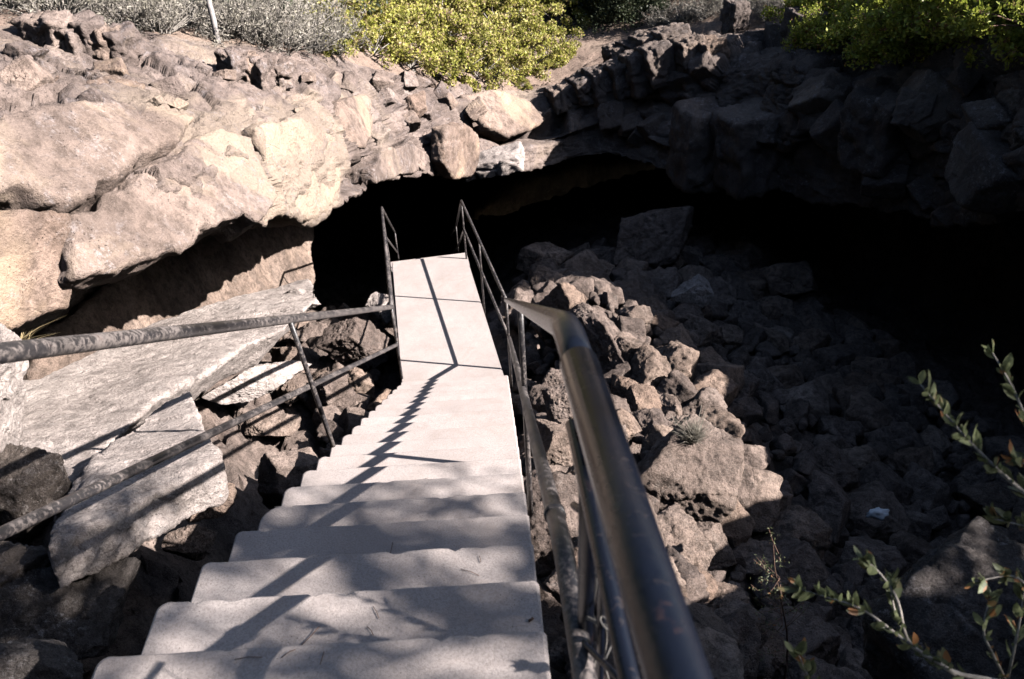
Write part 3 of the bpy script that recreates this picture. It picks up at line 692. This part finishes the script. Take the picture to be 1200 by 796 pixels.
# lower flight
dirv=np.array([-.13,1.]); dirv/=np.linalg.norm(dirv); per=np.array([dirv[1],-dirv[0]])
cL=lerp(fL,fR,.5)
for i in range(1,19):
    c=cL+dirv*(T*(i-.5)+.05); z=zl-RISE*i; w=.46
    a=c-dirv*T*.55-per*w; b=c-dirv*T*.55+per*w; cc=c+dirv*T*.5+per*w; dd=c+dirv*T*.5-per*w
    quad(a,b,cc,dd,z,.3,'step')
# carriage under the upper flight
mb=MB(); ya,yb=1.0,6.7; V=[]
for y in(ya,yb):
    zt=Z0-(y-Y0)*.625-.26; V+=[(stairs_xl(y)+.10,y,zt),(stairs_xr(y)-.06,y,zt),(stairs_xr(y)-.06,y,zt-1.0),(stairs_xl(y)+.10,y,zt-1.0)]
mb.add(V,[(0,1,5,4),(1,2,6,5),(2,3,7,6),(3,0,4,7),(3,2,1,0),(4,5,6,7)]); part(mb.build('carriage',M['concrete'],smoothf=False),stair)
mb=MB(); V=[(p[0],p[1],z) for z in(zl-.24,zl-1.2) for p in(nL+[.08,-.1],nR+[-.08,-.1],fR+[-.08,-.1],fL+[.08,-.1])]
mb.add(V,[(0,1,2,3),(7,6,5,4),(0,4,5,1),(1,5,6,2),(2,6,7,3),(3,7,4,0)]); part(mb.build('base',M['concrete'],smoothf=False),stair)

# ------------------------------------------------------------------ handrails
Bn=at_z(665,383,-.712)
def zst(y): return -5.03+(6.72-y)*.625
T2=np.array([-.03,6.72,-4.26]); T3=np.array([-.46,8.86,-4.31]); T4=np.array([-.76,12.4,-6.45]); T5=np.array([-.95,13.9,-7.4])
N0=at_z(795,796,-.60); N1=N0+(N0-Bn)*1.6
hr=thing('handrail','dark steel pipe handrail right of the stairs, sharply bent in the foreground','handrail',(.05,1.0,-1.6))
bpy.context.view_layer.update()
def tubepart(name,pts,r,mat,par,rad=.05,seg=16):
    mb=MB(); mb.tube(rounded(pts,rad) if len(pts)>2 else rounded(pts),r,seg); o=mb.build(name,M[mat]); return part(o,par)
def seglist(pts,rads): pass
tubepart('top_rail',[T2,Bn+(T2-Bn)*.04,Bn,Bn+(N0-Bn)*.25],.0215,'near_pipe',hr,.07,20)
tubepart('top_rail',[Bn+(N0-Bn)*.18,N0,N1],.0250,'near_pipe',hr,.1,24)
tubepart('top_rail',[T2,T3],.0145,'pipe',hr)
tubepart('top_rail',[T3,T4,T5],.0145,'pipe',hr)
mB=at_z(659,637,-1.15); m2=np.array([-.025,6.72,-4.665]); m3=T3+[0,0,-.35]; m4=T4+[0,0,-.36]
mN=mB+(N0-Bn)*np.array([1,1,.0])*1.2
tubepart('mid_rail',[m2,mB,mN],.0175,'pipe',hr,.06)
tubepart('mid_rail',[m2,m3],.0125,'pipe',hr); tubepart('mid_rail',[m3,m4,T5+[0,0,-.36]],.0125,'pipe',hr)
def sleeve(p,dirn,r,par,l=.03):
    d=np.asarray(dirn,float); d/=np.linalg.norm(d); tubepart('collar',[p-d*l/2,p+d*l/2],r,'pipe',par)
sleeve(mB+(m2-mB)*.03,m2-mB,.021,hr)
def posts(par,lst,r=.0125):
    for top,zb in lst:
        top=np.asarray(top,float); tubepart('post',[(top[0],top[1],zb),tuple(top)],r,'pipe',par,seg=12)
yq=3.05
pt=Bn+(T2-Bn)*((yq-Bn[1])/(T2[1]-Bn[1]))
posts(hr,[(T2,-5.25),((pt[0],yq,pt[2]),-3.2)]); posts(hr,[(T2+(T3-T2)*.56,-5.2),(T3,-5.2),(T4,-7.7)],.010)
pn=Bn+(N0-Bn)*.32; 
bx=at_z(679,800,-1.35)
tubepart('post',[(bx[0],bx[1],-1.95),tuple(pn)],.0125,'near_pipe',hr,seg=14)
pn2=Bn+(N0-Bn)*.40; tubepart('post',[(bx[0]+.03,bx[1]-.005,-1.9),tuple(pn2+[.01,0,-.02])],.006,'near_pipe',hr,seg=10)
tubepart('brace',[at_z(672,497,-.75),at_z(738,800,-.76),at_z(790,1000,-.77)],.0105,'near_pipe',hr,seg=14)
# flat straps and torn wire mesh between post and brace
def strip(name,pts,w,th,mat,par,up=(0,0,1)):
    tubepart(name,pts,w,mat,par,seg=8)
strip('strap',[at_z(672,592,-1.0),at_z(688,604,-.98),at_z(702,618,-.95)],.006,0,'near_pipe',hr)
strip('strap',[at_z(672,742,-1.15),at_z(700,770,-1.12),at_z(742,812,-1.05)],.005,0,'near_pipe',hr)
wm=MB()
def wavy(a,b,amp,n,r,ph=0,side=(1,0,0)):
    a=np.array(a);b=np.array(b); t=np.linspace(0,1,n*8); L=a[None]*(1-t[:,None])+b[None]*t[:,None]; L+=np.outer(np.sin(t*n*2*math.pi+ph)*amp,side); L[:,1]+=np.cos(t*n*2*math.pi+ph)*amp*.5; wm.tube(L,r,6)
for k,x in enumerate((694,700,707)):
    wavy(at_z(x,590+18*k,-.98),at_z(x+6+6*k,800,-1.25),.0035,3,.0013,k)
for (y,z) in((672,-1.05),(727,-1.10)):
    for ph in(0,math.pi): wavy(at_z(688,y-3,z),at_z(716,y+10,z+.02),.003,4,.0014,ph,(0,0,1))
for k in range(3): wavy(at_z(700+4*k,680,-1.06),at_z(716,745+12*k,-1.06),.010,1,.0012,k*2)
part(wm.build('wire_mesh',M['wire']),hr)

hl=thing('handrail','worn grey steel pipe handrail on the left side of the stairs','handrail',(-1,1.5,-1.6))
bpy.context.view_layer.update()
Lp=np.array([-1.045,6.68,-4.235]); Lf=np.array([-1.325,8.82,-4.315]); L4=np.array([-1.70,12.3,-6.45])
LB_=at_z(0,414,-.97); Ln=Lp+(LB_-Lp)*1.09; Ln2=Ln+np.array([0.02,-1.6,.0])
tubepart('top_rail',[Lp,Ln,Ln2],.0215,'pipe',hl,.07,18)
tubepart('top_rail',[Lp,Lf],.0175,'pipe',hl); tubepart('top_rail',[Lf,L4],.0145,'pipe',hl)
q1=at_z(465,404,-4.62); q0=at_z(0,626,-1.52); q0=q1+(q0-q1)*1.10
tubepart('mid_rail',[q1,q0,q0+np.array([.02,-1.4,0])],.0165,'pipe',hl,.06)
tubepart('mid_rail',[q1,Lf+[0,0,-.36]],.0125,'pipe',hl); tubepart('mid_rail',[Lf+[0,0,-.36],L4+[0,0,-.36]],.0125,'pipe',hl)
pb=at_z(392,522,-3.05); tp=Lp+(LB_-Lp)*((3.46-Lp[1])/(LB_[1]-Lp[1]))
tubepart('post',[pb+[0,0,-.08],tp],.0125,'pipe',hl,seg=12)
posts(hl,[(Lp,-5.3),(Lp+(Lf-Lp)*.97,-5.2),(L4,-7.7),((Ln[0],Ln[1],Ln[2]),-1.9)])

# ------------------------------------------------------------------ plants
def leaves_np(centers,size,rgn,aspect=.55,up=.3):
    """a pointed leaf (two folded triangles pairs) at each centre"""
    n=len(centers); d=rgn.normal(size=(n,3)); d[:,2]+=up; d/=np.linalg.norm(d,axis=1)[:,None]
    s=np.cross(d,rgn.normal(size=(n,3))); s/=np.linalg.norm(s,axis=1)[:,None]; nn_=np.cross(d,s)
    L=(size*rgn.uniform(.7,1.3,n))[:,None]; w=L*aspect*.5
    c=np.asarray(centers)
    V=np.stack([c,c+d*L*.45+s*w+nn_*w*.25,c+d*L,c+d*L*.45-s*w+nn_*w*.25],1).reshape(-1,3)
    Fc=np.arange(n)[:,None]*4; Fc=np.concatenate([np.c_[Fc,Fc+1,Fc+2],np.c_[Fc,Fc+2,Fc+3]])
    return V,Fc
def bush(name,seed,rx,rz,nclump,nleaf,leaf,mat,stem,label,cat='bush',gap=.0,spread=.20,group=None):
    rgn=np.random.default_rng(seed); root=thing(name,label,cat,(0,0,-100),group); cs=[]; 
    st=MB(); tips=[]
    for k in range(nclump):
        th=rgn.uniform(0,2*math.pi); el=math.acos(rgn.uniform(0.02,1)); rr=rgn.uniform(.55,1.05)*(1+.25*math.sin(3*th+seed)); 
        c=np.array([rx*rr*math.sin(el)*math.cos(th),rx*rr*math.sin(el)*math.sin(th),rz*rr*math.cos(el)*.95+.05]); cs.append(c)
        if k%2==0:
            b=np.array([rgn.uniform(-.12,.12),rgn.uniform(-.12,.12),-.1]); m=c*.5+rgn.normal(size=3)*.06*rx; m[2]=c[2]*.45
            st.tube([b,(b+m)/2+rgn.normal(size=3)*.02,m,(m+c)/2+rgn.normal(size=3)*.03,c],[.018,.014,.010,.007,.003],5,False)
    cs=np.array(cs); idx=rgn.integers(0,nclump,nleaf); p=rgn.normal(size=(nleaf,3)); p/=np.linalg.norm(p,axis=1)[:,None]; p*=(rgn.random(nleaf)**.5)[:,None]*spread*(rgn.uniform(.6,1.4,nclump)[idx])[:,None]; p[:,2]*=.75
    L=cs[idx]+p; L=L[L[:,2]>-.05]
    V,Fc=leaves_np(L,leaf,rgn); o=mesh_np('foliage',V,Fc,M[mat],smoothf=False); o.parent=root
    o=st.build('branches',M[stem]); o.parent=root; return root
def scrub(name,seed,r,h,n,mat,label,cat='shrub',group=None,leafn=2500):
    rgn=np.random.default_rng(seed); root=thing(name,label,cat,(0,0,-100),group); mb=MB()
    tips=[]
    for k in range(n):
        th=rgn.uniform(0,6.28); el=rgn.uniform(.05,1.25); l=rgn.uniform(.5,1.1); d=np.array([math.cos(th)*math.sin(el)*r,math.sin(th)*math.sin(el)*r,math.cos(el)*h])*l
        b=np.array([math.cos(th),math.sin(th),0])*rgn.uniform(0,.12); m=b+d*.5+rgn.normal(size=3)*.05*r; e=b+d+rgn.normal(size=3)*.08*r
        mb.tube([b,m,e],[.006,.004,.0018],3,False); tips.append((m,e))
        for j in range(3):
            t=rgn.uniform(.3,.9); s=m+(e-m)*t; f=s+rgn.normal(size=3)*.10*r+np.array([0,0,.06*h]); mb.tube([s,f],[.0025,.0013],3,False); tips.append((s,f))
    o=mb.build('twigs',M['twig']); o.parent=root
    T_=np.array([t[0]+(t[1]-t[0])*rgn.uniform(.2,1.1) for t in [tips[q] for q in rgn.integers(0,len(tips),leafn)]])+rgn.normal(size=(leafn,3))*.015
    V,Fc=leaves_np(T_,.036,rgn,.35,.6); o=mesh_np('foliage',V,Fc,M[mat],smoothf=False); o.parent=root; return root
def ground_at(x,y):
    q=ALL2[:ng+40].reshape(-1,3); d=(q[:,0]-x)**2+(q[:,1]-y)**2; return q[np.argmin(d),2]
protos={}
def put(kind,px,py_,rho,sc,label,group,rot=None):
    P=hit(px,py_); z=P[2] 
    src=protos[kind][put.k%len(protos[kind])]; put.k+=1
    loc=(P[0],P[1],z-.05); rz=rot if rot is not None else rg.uniform(0,6.28)
    if not src[1]: src[1]=True; o=src[0]; o.location=loc; o.rotation_euler=(0,0,rz); o.scale=(sc,)*3; tag(o,label,group=group); return o
    return copy_tree(src[0],loc,rz,sc,label,group)
put.k=0
protos['yellow']=[[bush('bush',k,.9,.85,64,9500,.060,'leaf_yellow','twig','x',spread=.15),False] for k in(1,2,3)]
protos['green']=[[bush('bush',k,1.0,.5,60,11000,.058,'leaf_green','bark','x',spread=.18),False] for k in(4,5)]
protos['dark']=[[bush('bush',k,1.0,1.1,50,14000,.05,'leaf_dark','bark','x',spread=.26),False] for k in(6,7)]
protos['sage']=[[scrub('scrub',k,.62,.55,120,'sage','x',leafn=2300),False] for k in(8,9)]
def grp(kind,lst,label,group):
    for (x,y,rho,sc) in lst: put(kind,x,y,rho,sc,label,group)
grp('yellow',[(362,30,13.,.6),(380,54,13.,.5),(392,40,13.4,.55),(432,58,13.9,.72),(478,74,14.7,.8),(520,84,15.2,.85),(560,88,15.5,.9),(604,84,15.7,.8),(642,66,16.6,.8),(455,30,16.5,1.0),(520,40,17.2,1.1),(590,38,17.6,1.1),(650,30,18.2,1.0),(400,15,16.,.9),(350,5,17.5,.9),(470,0,20,1.3),(560,0,21,1.3),(640,0,21.5,1.2),(690,2,22,1.)],'yellow-green broadleaf bush in the thicket along the far rim above the cave','yellow-green bushes on the far rim')
put('yellow',612,100,15.3,.22,'tiny green seedling bush on the bare soil just above the lit rim',None)
grp('green',[(1000,48,13.2,.8),(1040,50,12.6,.9),(1085,52,12.0,.95),(1130,40,11.8,1.),(1175,22,11.6,1.),(1010,18,15,1.),(1070,12,14.5,1.1),(1140,5,14,1.2),(1200,5,12.5,1.1),(975,20,15.5,.8),(1240,20,10.8,1.)],'bright green broadleaf bush sprawling over the top right rim','bright green bushes on the right rim')
grp('dark',[(705,10,21,1.1),(740,8,20.5,1.1),(775,12,20,.9),(725,-10,24,1.4),(30,-12,16,1.1),(200,-8,17,1.3),(260,-5,18,1.2),(330,-12,20,1.4)],'dark green bush in shade behind the rim','dark bushes behind the rim')
grp('sage',[(70,14,11.6,1.),(105,10,11.8,.9),(150,28,11.2,.9),(185,34,11.,1.),(215,28,11.5,1.),(275,42,11.2,1.),(305,48,11.4,1.),(335,52,11.8,1.1),(365,54,12.2,1.),(390,58,12.8,.9),(300,20,13.5,1.3),(350,22,14,1.3),(200,8,13.5,1.2),(150,0,14,1.2),(40,0,13,1.2),(255,15,14.5,1.1),(5,5,12,1.)],'pale grey dry scrub among the bushes on the left rim','grey scrub on the left rim')
grp('sage',[(800,22,17,.9),(830,16,16.5,.9),(870,14,16.2,1.),(905,14,15.8,1.),(940,10,15.6,1.),(770,28,18,.7),(850,0,19,1.3),(920,-2,19,1.3)],'pale grey dry scrub above the dark right wall','grey scrub on the right rim')
# further rows around the rim (beyond the picture's top edge) keep the place wooded
for k in range(26):
    a=k/26*2*math.pi; d_=rg.uniform(15,24); x=.8+d_*math.cos(a); y=5+d_*math.sin(a)*1.1
    if y>10 and abs(x)<9 and y<22: continue
    px,py_,dep=project(np.array([x,y,-1.5])); 
    copy_tree(protos['dark'][k%2][0],(x,y,ground_at(x,y)-.05),rg.uniform(0,6),1.5,'dark green bush in the outer ring of brush around the pit','outer brush')
# dry grass, tuft, pole, paper, twigs on the steps
def grass(name,P,n,h,spread,mat,label,seed,lean=(0,0,0)):
    rgn=np.random.default_rng(seed); V=[];Fc=[];k0=0
    for k in range(n):
        b=rgn.normal(size=3)*[.02,.02,0]; d=np.array([rgn.normal()*spread,rgn.normal()*spread,1.])+lean; l=h*rgn.uniform(.5,1.15); pts=[b+d*l*t+np.array([0,0,-.25*l*t*t]) for t in(0,.5,1)]
        s=np.array([rgn.normal(),rgn.normal(),0]); s/=np.linalg.norm(s); w=.0022
        V+=[pts[0]-s*w,pts[0]+s*w,pts[1]+s*w*.8,pts[1]-s*w*.8,pts[2]]; Fc+=[(k0,k0+1,k0+2),(k0,k0+2,k0+3),(k0+3,k0+2,k0+4)]; k0+=5
    o=mesh_np(name,V,Fc,M[mat],smoothf=False); o.location=P; return o
P=at_z(812,516,-4.02); tag(grass('grass_tuft',P,420,.19,.42,'sage','',1),'pale green grass tuft growing above the big pitted boulder','grass tuft')
P=at_z(22,405,-2.62); tag(grass('dry_grass',P,26,.26,.5,'straw','',2,(.55,0,-.35)),'dry straw stalks hanging from the left rock under the overhang','dry grass')
mb=MB(); a=np.array(hit(254,49)); b=at_rho(243,-4,math.hypot(a[0],a[1])+.1); mb.tube([a-[0,0,.1],(a+b)/2+[.01,0,0],b,b+(b-a)*.8],[.028,.026,.024,.02],10); tag(mb.build('dead_pole',M['deadwood']),'thin grey dead trunk standing in the scrub on the left rim','dead trunk')
V,Fc=ICO[3]; Vp=V*[.085,.05,.05]*(1+.35*blocks(V,(.6,.6,.6),4,1,1.4,.5,.1))[:,None]; o=mesh_np('crumpled_paper',Vp,Fc,M['paper'],smoothf=False); o.location=at_z(1028,602,-5.05); tag(o,'crumpled white paper lying in the dark rubble on the right','litter')
o.location=at_z(1028,602,float(floor_z([at_z(1028,602,-5.1)[:2]])[0])+.28)
for (x,y,z,l,ang,lb) in[(362,748,Z0-RISE*1,.035,.9,'short reddish twig on the second step from the bottom edge'),(458,645,Z0-RISE*3,.028,1.4,'fine brown pine needle near the middle of the steps'),(523,607,Z0-RISE*5,.022,-.8,'tiny twig lying higher up on the steps'),(622,727,Z0-RISE*1,.006,.3,'dark crumb of bark at the right end of a near step')]:
    p=at_z(x,y,z+.004); d_=np.array([math.cos(ang),math.sin(ang),0])*l; mb=MB(); mb.tube([p-d_,p+[.002,.001,.002],p+d_+[0,0,.006]],.0011 if l>.01 else .0035,6); tag(mb.build('twig',M['bark']),lb,'twig')

for k in range(16):
    i=int(rq.integers(0,7)); yy=Y0+T*i-rq.uniform(.02,.26); xx=rq.uniform(-.85,-.0); p=np.array([xx,yy,Z0-RISE*i+.003]); an=rq.uniform(0,6.28); l=rq.uniform(.008,.03); d_=np.array([math.cos(an),math.sin(an),0])*l
    mb=MB(); mb.tube([p-d_,p+[.001,.002,.002],p+d_],.0009,5); tag(mb.build('pine_needle',M['bark']),'thin brown dry needle lying on the near treads','pine needle','dry needles on the near treads')
# near shrub at the right: branches reach in from beyond the edge
sh=thing('shrub','leafy green shrub reaching in from the right edge in front of the dark pit','shrub',tuple(at_d(1330,930,1.75)))
bpy.context.view_layer.update()
rgn=np.random.default_rng(77); root=at_d(1330,930,1.75)
brs=[ # (pixel path with depth), radius
 ([(1330,930,1.75),(1180,800,1.65),(1120,790,1.6),(1075,762,1.58),(1010,712,1.58),(935,690,1.56)],.006),
 ([(1120,790,1.6),(1062,755,1.6),(1052,700,1.58),(1030,670,1.57),(1012,655,1.57)],.0045),
 ([(1062,755,1.6),(1048,718,1.6),(1042,680,1.6)],.003),
 ([(1330,930,1.75),(1290,700,1.6),(1215,590,1.5),(1165,548,1.48),(1120,500,1.46),(1078,450,1.45)],.006),
 ([(1215,590,1.5),(1215,520,1.5),(1185,450,1.5),(1162,412,1.5)],.004),
 ([(1290,700,1.6),(1215,620,1.55),(1165,608,1.52)],.003),
 ([(1290,700,1.6),(1215,700,1.6),(1190,672,1.58),(1142,682,1.56)],.004),
 ([(1180,800,1.65),(1150,740,1.6),(1160,700,1.6)],.003),
 ([(1180,800,1.65),(980,830,1.55),(950,800,1.54),(935,765,1.53)],.003),
 ([(1290,700,1.6),(1240,560,1.45),(1190,540,1.44)],.003),
 ([(1180,800,1.65),(1195,730,1.6),(1200,690,1.6)],.003),
]
bm_=MB(); LC=[];LD=[]
for path,r in brs:
    pts=np.array([at_d(x,y,d_) for x,y,d_ in path]); n=len(pts)
    bm_.tube(rounded(pts,.03,4),np.linspace(r,.0012,len(rounded(pts,.03,4))),7)
    # leaves along the outer 60 %
    fine=rounded(pts,.03,4); seg=np.linalg.norm(np.diff(fine,axis=0),axis=1); cum_=np.r_[0,np.cumsum(seg)]; tot=cum_[-1]
    nl=max(16,int(min(tot,.42)/.0065))
    for k in range(nl):
        s=tot-min(tot,.40)*rgn.random()**1.5*.95; j=min(np.searchsorted(cum_,s)-1,len(seg)-1); j=max(j,0); t=(s-cum_[j])/seg[j]; p=fine[j]*(1-t)+fine[j+1]*t
        ax=fine[j+1]-fine[j]; ax/=np.linalg.norm(ax); q=rgn.normal(size=3); q-=ax*(q@ax); q/=np.linalg.norm(q); dd_=ax*.8+q*.75+np.array([0,0,.35]); dd_/=np.linalg.norm(dd_)
        LC.append(p); LD.append(dd_)
part(bm_.build('branches',M['twig']),sh)
def shaped_leaves(LC,LD,size,rgn):
    V=[];Fc=[];k0=0
    for p,d_ in zip(LC,LD):
        s=np.cross(d_,rgn.normal(size=3)); s/=np.linalg.norm(s); nn_=np.cross(s,d_); L=size*rgn.uniform(.35,1.2); w=L*.21
        prof_=[(0,.1),(.2,.65),(.5,1.),(.78,.72),(1.,.05)]
        for t,ww in prof_:
            c=p+d_*L*t-nn_*L*.12*t*t; V+=[c+s*w*ww+nn_*w*ww*.25,c-nn_*w*.05,c-s*w*ww+nn_*w*ww*.25]
        for k in range(4):
            a=k0+k*3; Fc+=[(a,a+1,a+4,a+3),(a+1,a+2,a+5,a+4)]
        k0+=15
    return V,Fc
V,Fc=shaped_leaves(LC,LD,.034,rgn); part(mesh_np('foliage',V,Fc,M['leaf_near']),sh)
# thin sapling in the shade
sp_base=at_z(920,800,-3.9); sp=thing('sapling','thin twiggy sapling with sparse tiny leaves in the shade right of the handrail','sapling',tuple(sp_base)); bpy.context.view_layer.update()
mb=MB(); tips=[]; top=at_z(912,640,-3.0)
st_=np.array([sp_base+(top-sp_base)*t+np.array([.02*math.sin(t*5),.01*math.cos(t*7),0]) for t in np.linspace(-.15,1,9)]); mb.tube(st_,np.linspace(.007,.0015,9),6)
for k in range(26):
    t=rgn.uniform(.2,1); p=sp_base+(top-sp_base)*t; d_=rgn.normal(size=3)*[1,1,.5]; d_/=np.linalg.norm(d_); l=.20*(1.1-t*.6); e=p+d_*l+[0,0,.06]; mb.tube([p,(p+e)/2+[0,0,-.01],e],[.0022,.0016,.0008],4,False)
    for j in range(16): tips.append(p+(e-p)*rgn.uniform(.35,1)+rgn.normal(size=3)*.012)
part(mb.build('branches',M['bark']),sp); V,Fc=leaves_np(np.array(tips),.016,rgn,.3,.4); part(mesh_np('foliage',V,Fc,M['leaf_near'],smoothf=False),sp)

# trees beyond the right-hand edge of the picture; their crowns dapple the near steps
def tree(loc,h,cr,seed,nleaf,label,leaf=.06,off=(0,0)):
    rgn=np.random.default_rng(seed); root=thing('tree',label,'tree',loc); tr=MB(); base=np.array([0,0,-.3]); top=np.array([off[0],off[1],h])
    tr.tube([base,base*.5+top*.45+[.1,0,0],top*.8,top],[.16,.12,.07,.02],10); o=tr.build('trunk',M['bark']); o.parent=root
    br=MB(); LCs=[]
    for k in range(60):
        t=rgn.uniform(.45,1.); p=top*t; th=rgn.uniform(0,6.28); e=p+np.array([math.cos(th),math.sin(th),rgn.uniform(-.1,.6)])*cr*rgn.uniform(.5,1.1)*(1.15-.5*abs(t-.6)); m=(p+e)/2+rgn.normal(size=3)*.12
        br.tube([p,m,e],[.03,.016,.006],5,False)
        for j in range(6):
            s=m+(e-m)*rgn.random(); f=s+rgn.normal(size=3)*.28*cr*.5; br.tube([s,f],[.007,.003],4,False)
            LCs+= [s+(f-s)*rgn.uniform(.3,1.1)+rgn.normal(size=3)*.06 for _ in range(max(1,nleaf//360))]
    o=br.build('limb',M['bark']); o.parent=root; V,Fc=leaves_np(np.array(LCs),leaf,rgn,.45); o=mesh_np('crown',V,Fc,M['leaf_dark'],smoothf=False); o.parent=root; return root
def sunline(p,t): return np.array(p)+SUN*t
c1=sunline((-.35,1.85,-1.9),5.6); tree((c1[0]+.3,c1[1],-1.9),c1[2]+1.9+.75,1.0,5,2200,'leafy tree right of the stairs that dapples the near steps',.05)
c2=sunline((1.2,1.0,-2.),6.5); tree((c2[0],c2[1],-1.7),c2[2]+1.7+1.2,1.5,6,6000,'denser tree on the near right rim',.08)
#c3=sunline((4.5,9.8,-3.4),7.0); tree((c3[0],c3[1],-2.6),6.0,2.2,8,16000,'dense tree standing beyond the right wall',.10)

ft=tree((-9.5,3,-1.7),9,3.0,9,26000,'unseen tall dark tree added to the woods around the pit to block sky',.16)  # out-of-frame trees, added to block sky light and deepen the pit's shade
ft['group']='added trees of the surrounding wood that screen the sky'
for k in range(12):   # added lower trees screen sky on the sunny side, tops under the sun's line
    a=math.atan2(SUN[1],SUN[0])+(k-8.8)*.15; d_=rg.uniform(15,17.5); x=.8+d_*math.cos(a); y=5+d_*math.sin(a)
    copy_tree(ft,(x,y,ground_at(x,y)-.1),rg.uniform(0,6),(.8,.8,.55))
for k in range(9):    # tall unseen row behind the far bushes, added to block the front sky
    x=-14+k*3.6; y=rg.uniform(25,29); copy_tree(ft,(x,y,ground_at(x,y)-.1),rg.uniform(0,6),rg.uniform(1.3,1.8))
for k in range(44):  # unseen outer ring, added to cut low sky light off the sun's path
    a=2*math.pi*(k+.5*rg.random())/44; d_=rg.uniform(14,26); x=.8+d_*math.cos(a)*.95; y=5+d_*math.sin(a)*1.1
    sx_,sy_=SUN[0]/math.hypot(SUN[0],SUN[1]),SUN[1]/math.hypot(SUN[0],SUN[1])
    al=(x*sx_+(y-5)*sy_); ac=-x*sy_+(y-5)*sx_
    if al>0 and -12.5<ac<26: continue
    if abs(x)<13 and y>8 and y<24: continue
    copy_tree(ft,(x,y,ground_at(x,y)-.1),rg.uniform(0,6),rg.uniform(1.0,1.6))
# ------------------------------------------------------------------ camera, sky, sun
sc=bpy.context.scene
from mathutils import Matrix
cd=bpy.data.cameras.new('camera'); cam=bpy.data.objects.new('camera',cd); C.objects.link(cam); sc.camera=cam
m=Matrix.Identity(4)
for k in range(3): m[k][0]=RX[k]; m[k][1]=UP[k]; m[k][2]=-F[k]
cam.matrix_world=m; cd.sensor_width=36; cd.lens=36*FPX/1200; cd.clip_end=2000; cd.clip_start=.02
cd.dof.use_dof=True; cd.dof.focus_distance=6.5; cd.dof.aperture_fstop=8
w=bpy.data.worlds.new('World'); sc.world=w; w.use_nodes=True; nt=w.node_tree; bg=nt.nodes['Background']; sky=nt.nodes.new('ShaderNodeTexSky'); sky.sky_type='NISHITA'; sky.sun_disc=False
sky.sun_elevation=SUN_EL; sky.sun_rotation=math.atan2(SUN[0],SUN[1]); nt.links.new(sky.outputs[0],bg.inputs[0]); bg.inputs[1].default_value=.05
ld=bpy.data.lights.new('sun','SUN'); ld.energy=5.0; ld.angle=R(.53); ld.color=(1,.94,.895); lo=bpy.data.objects.new('sun',ld); C.objects.link(lo)
lo.rotation_euler=Vector((-SUN[0],-SUN[1],-SUN[2])).to_track_quat('-Z','Y').to_euler()
vs=sc.view_settings; vs.view_transform='Standard'; vs.look='None'; vs.exposure=1.48; vs.gamma=1
sc.cycles.max_bounces=4; sc.cycles.diffuse_bounces=0; sc.cycles.use_adaptive_sampling=True
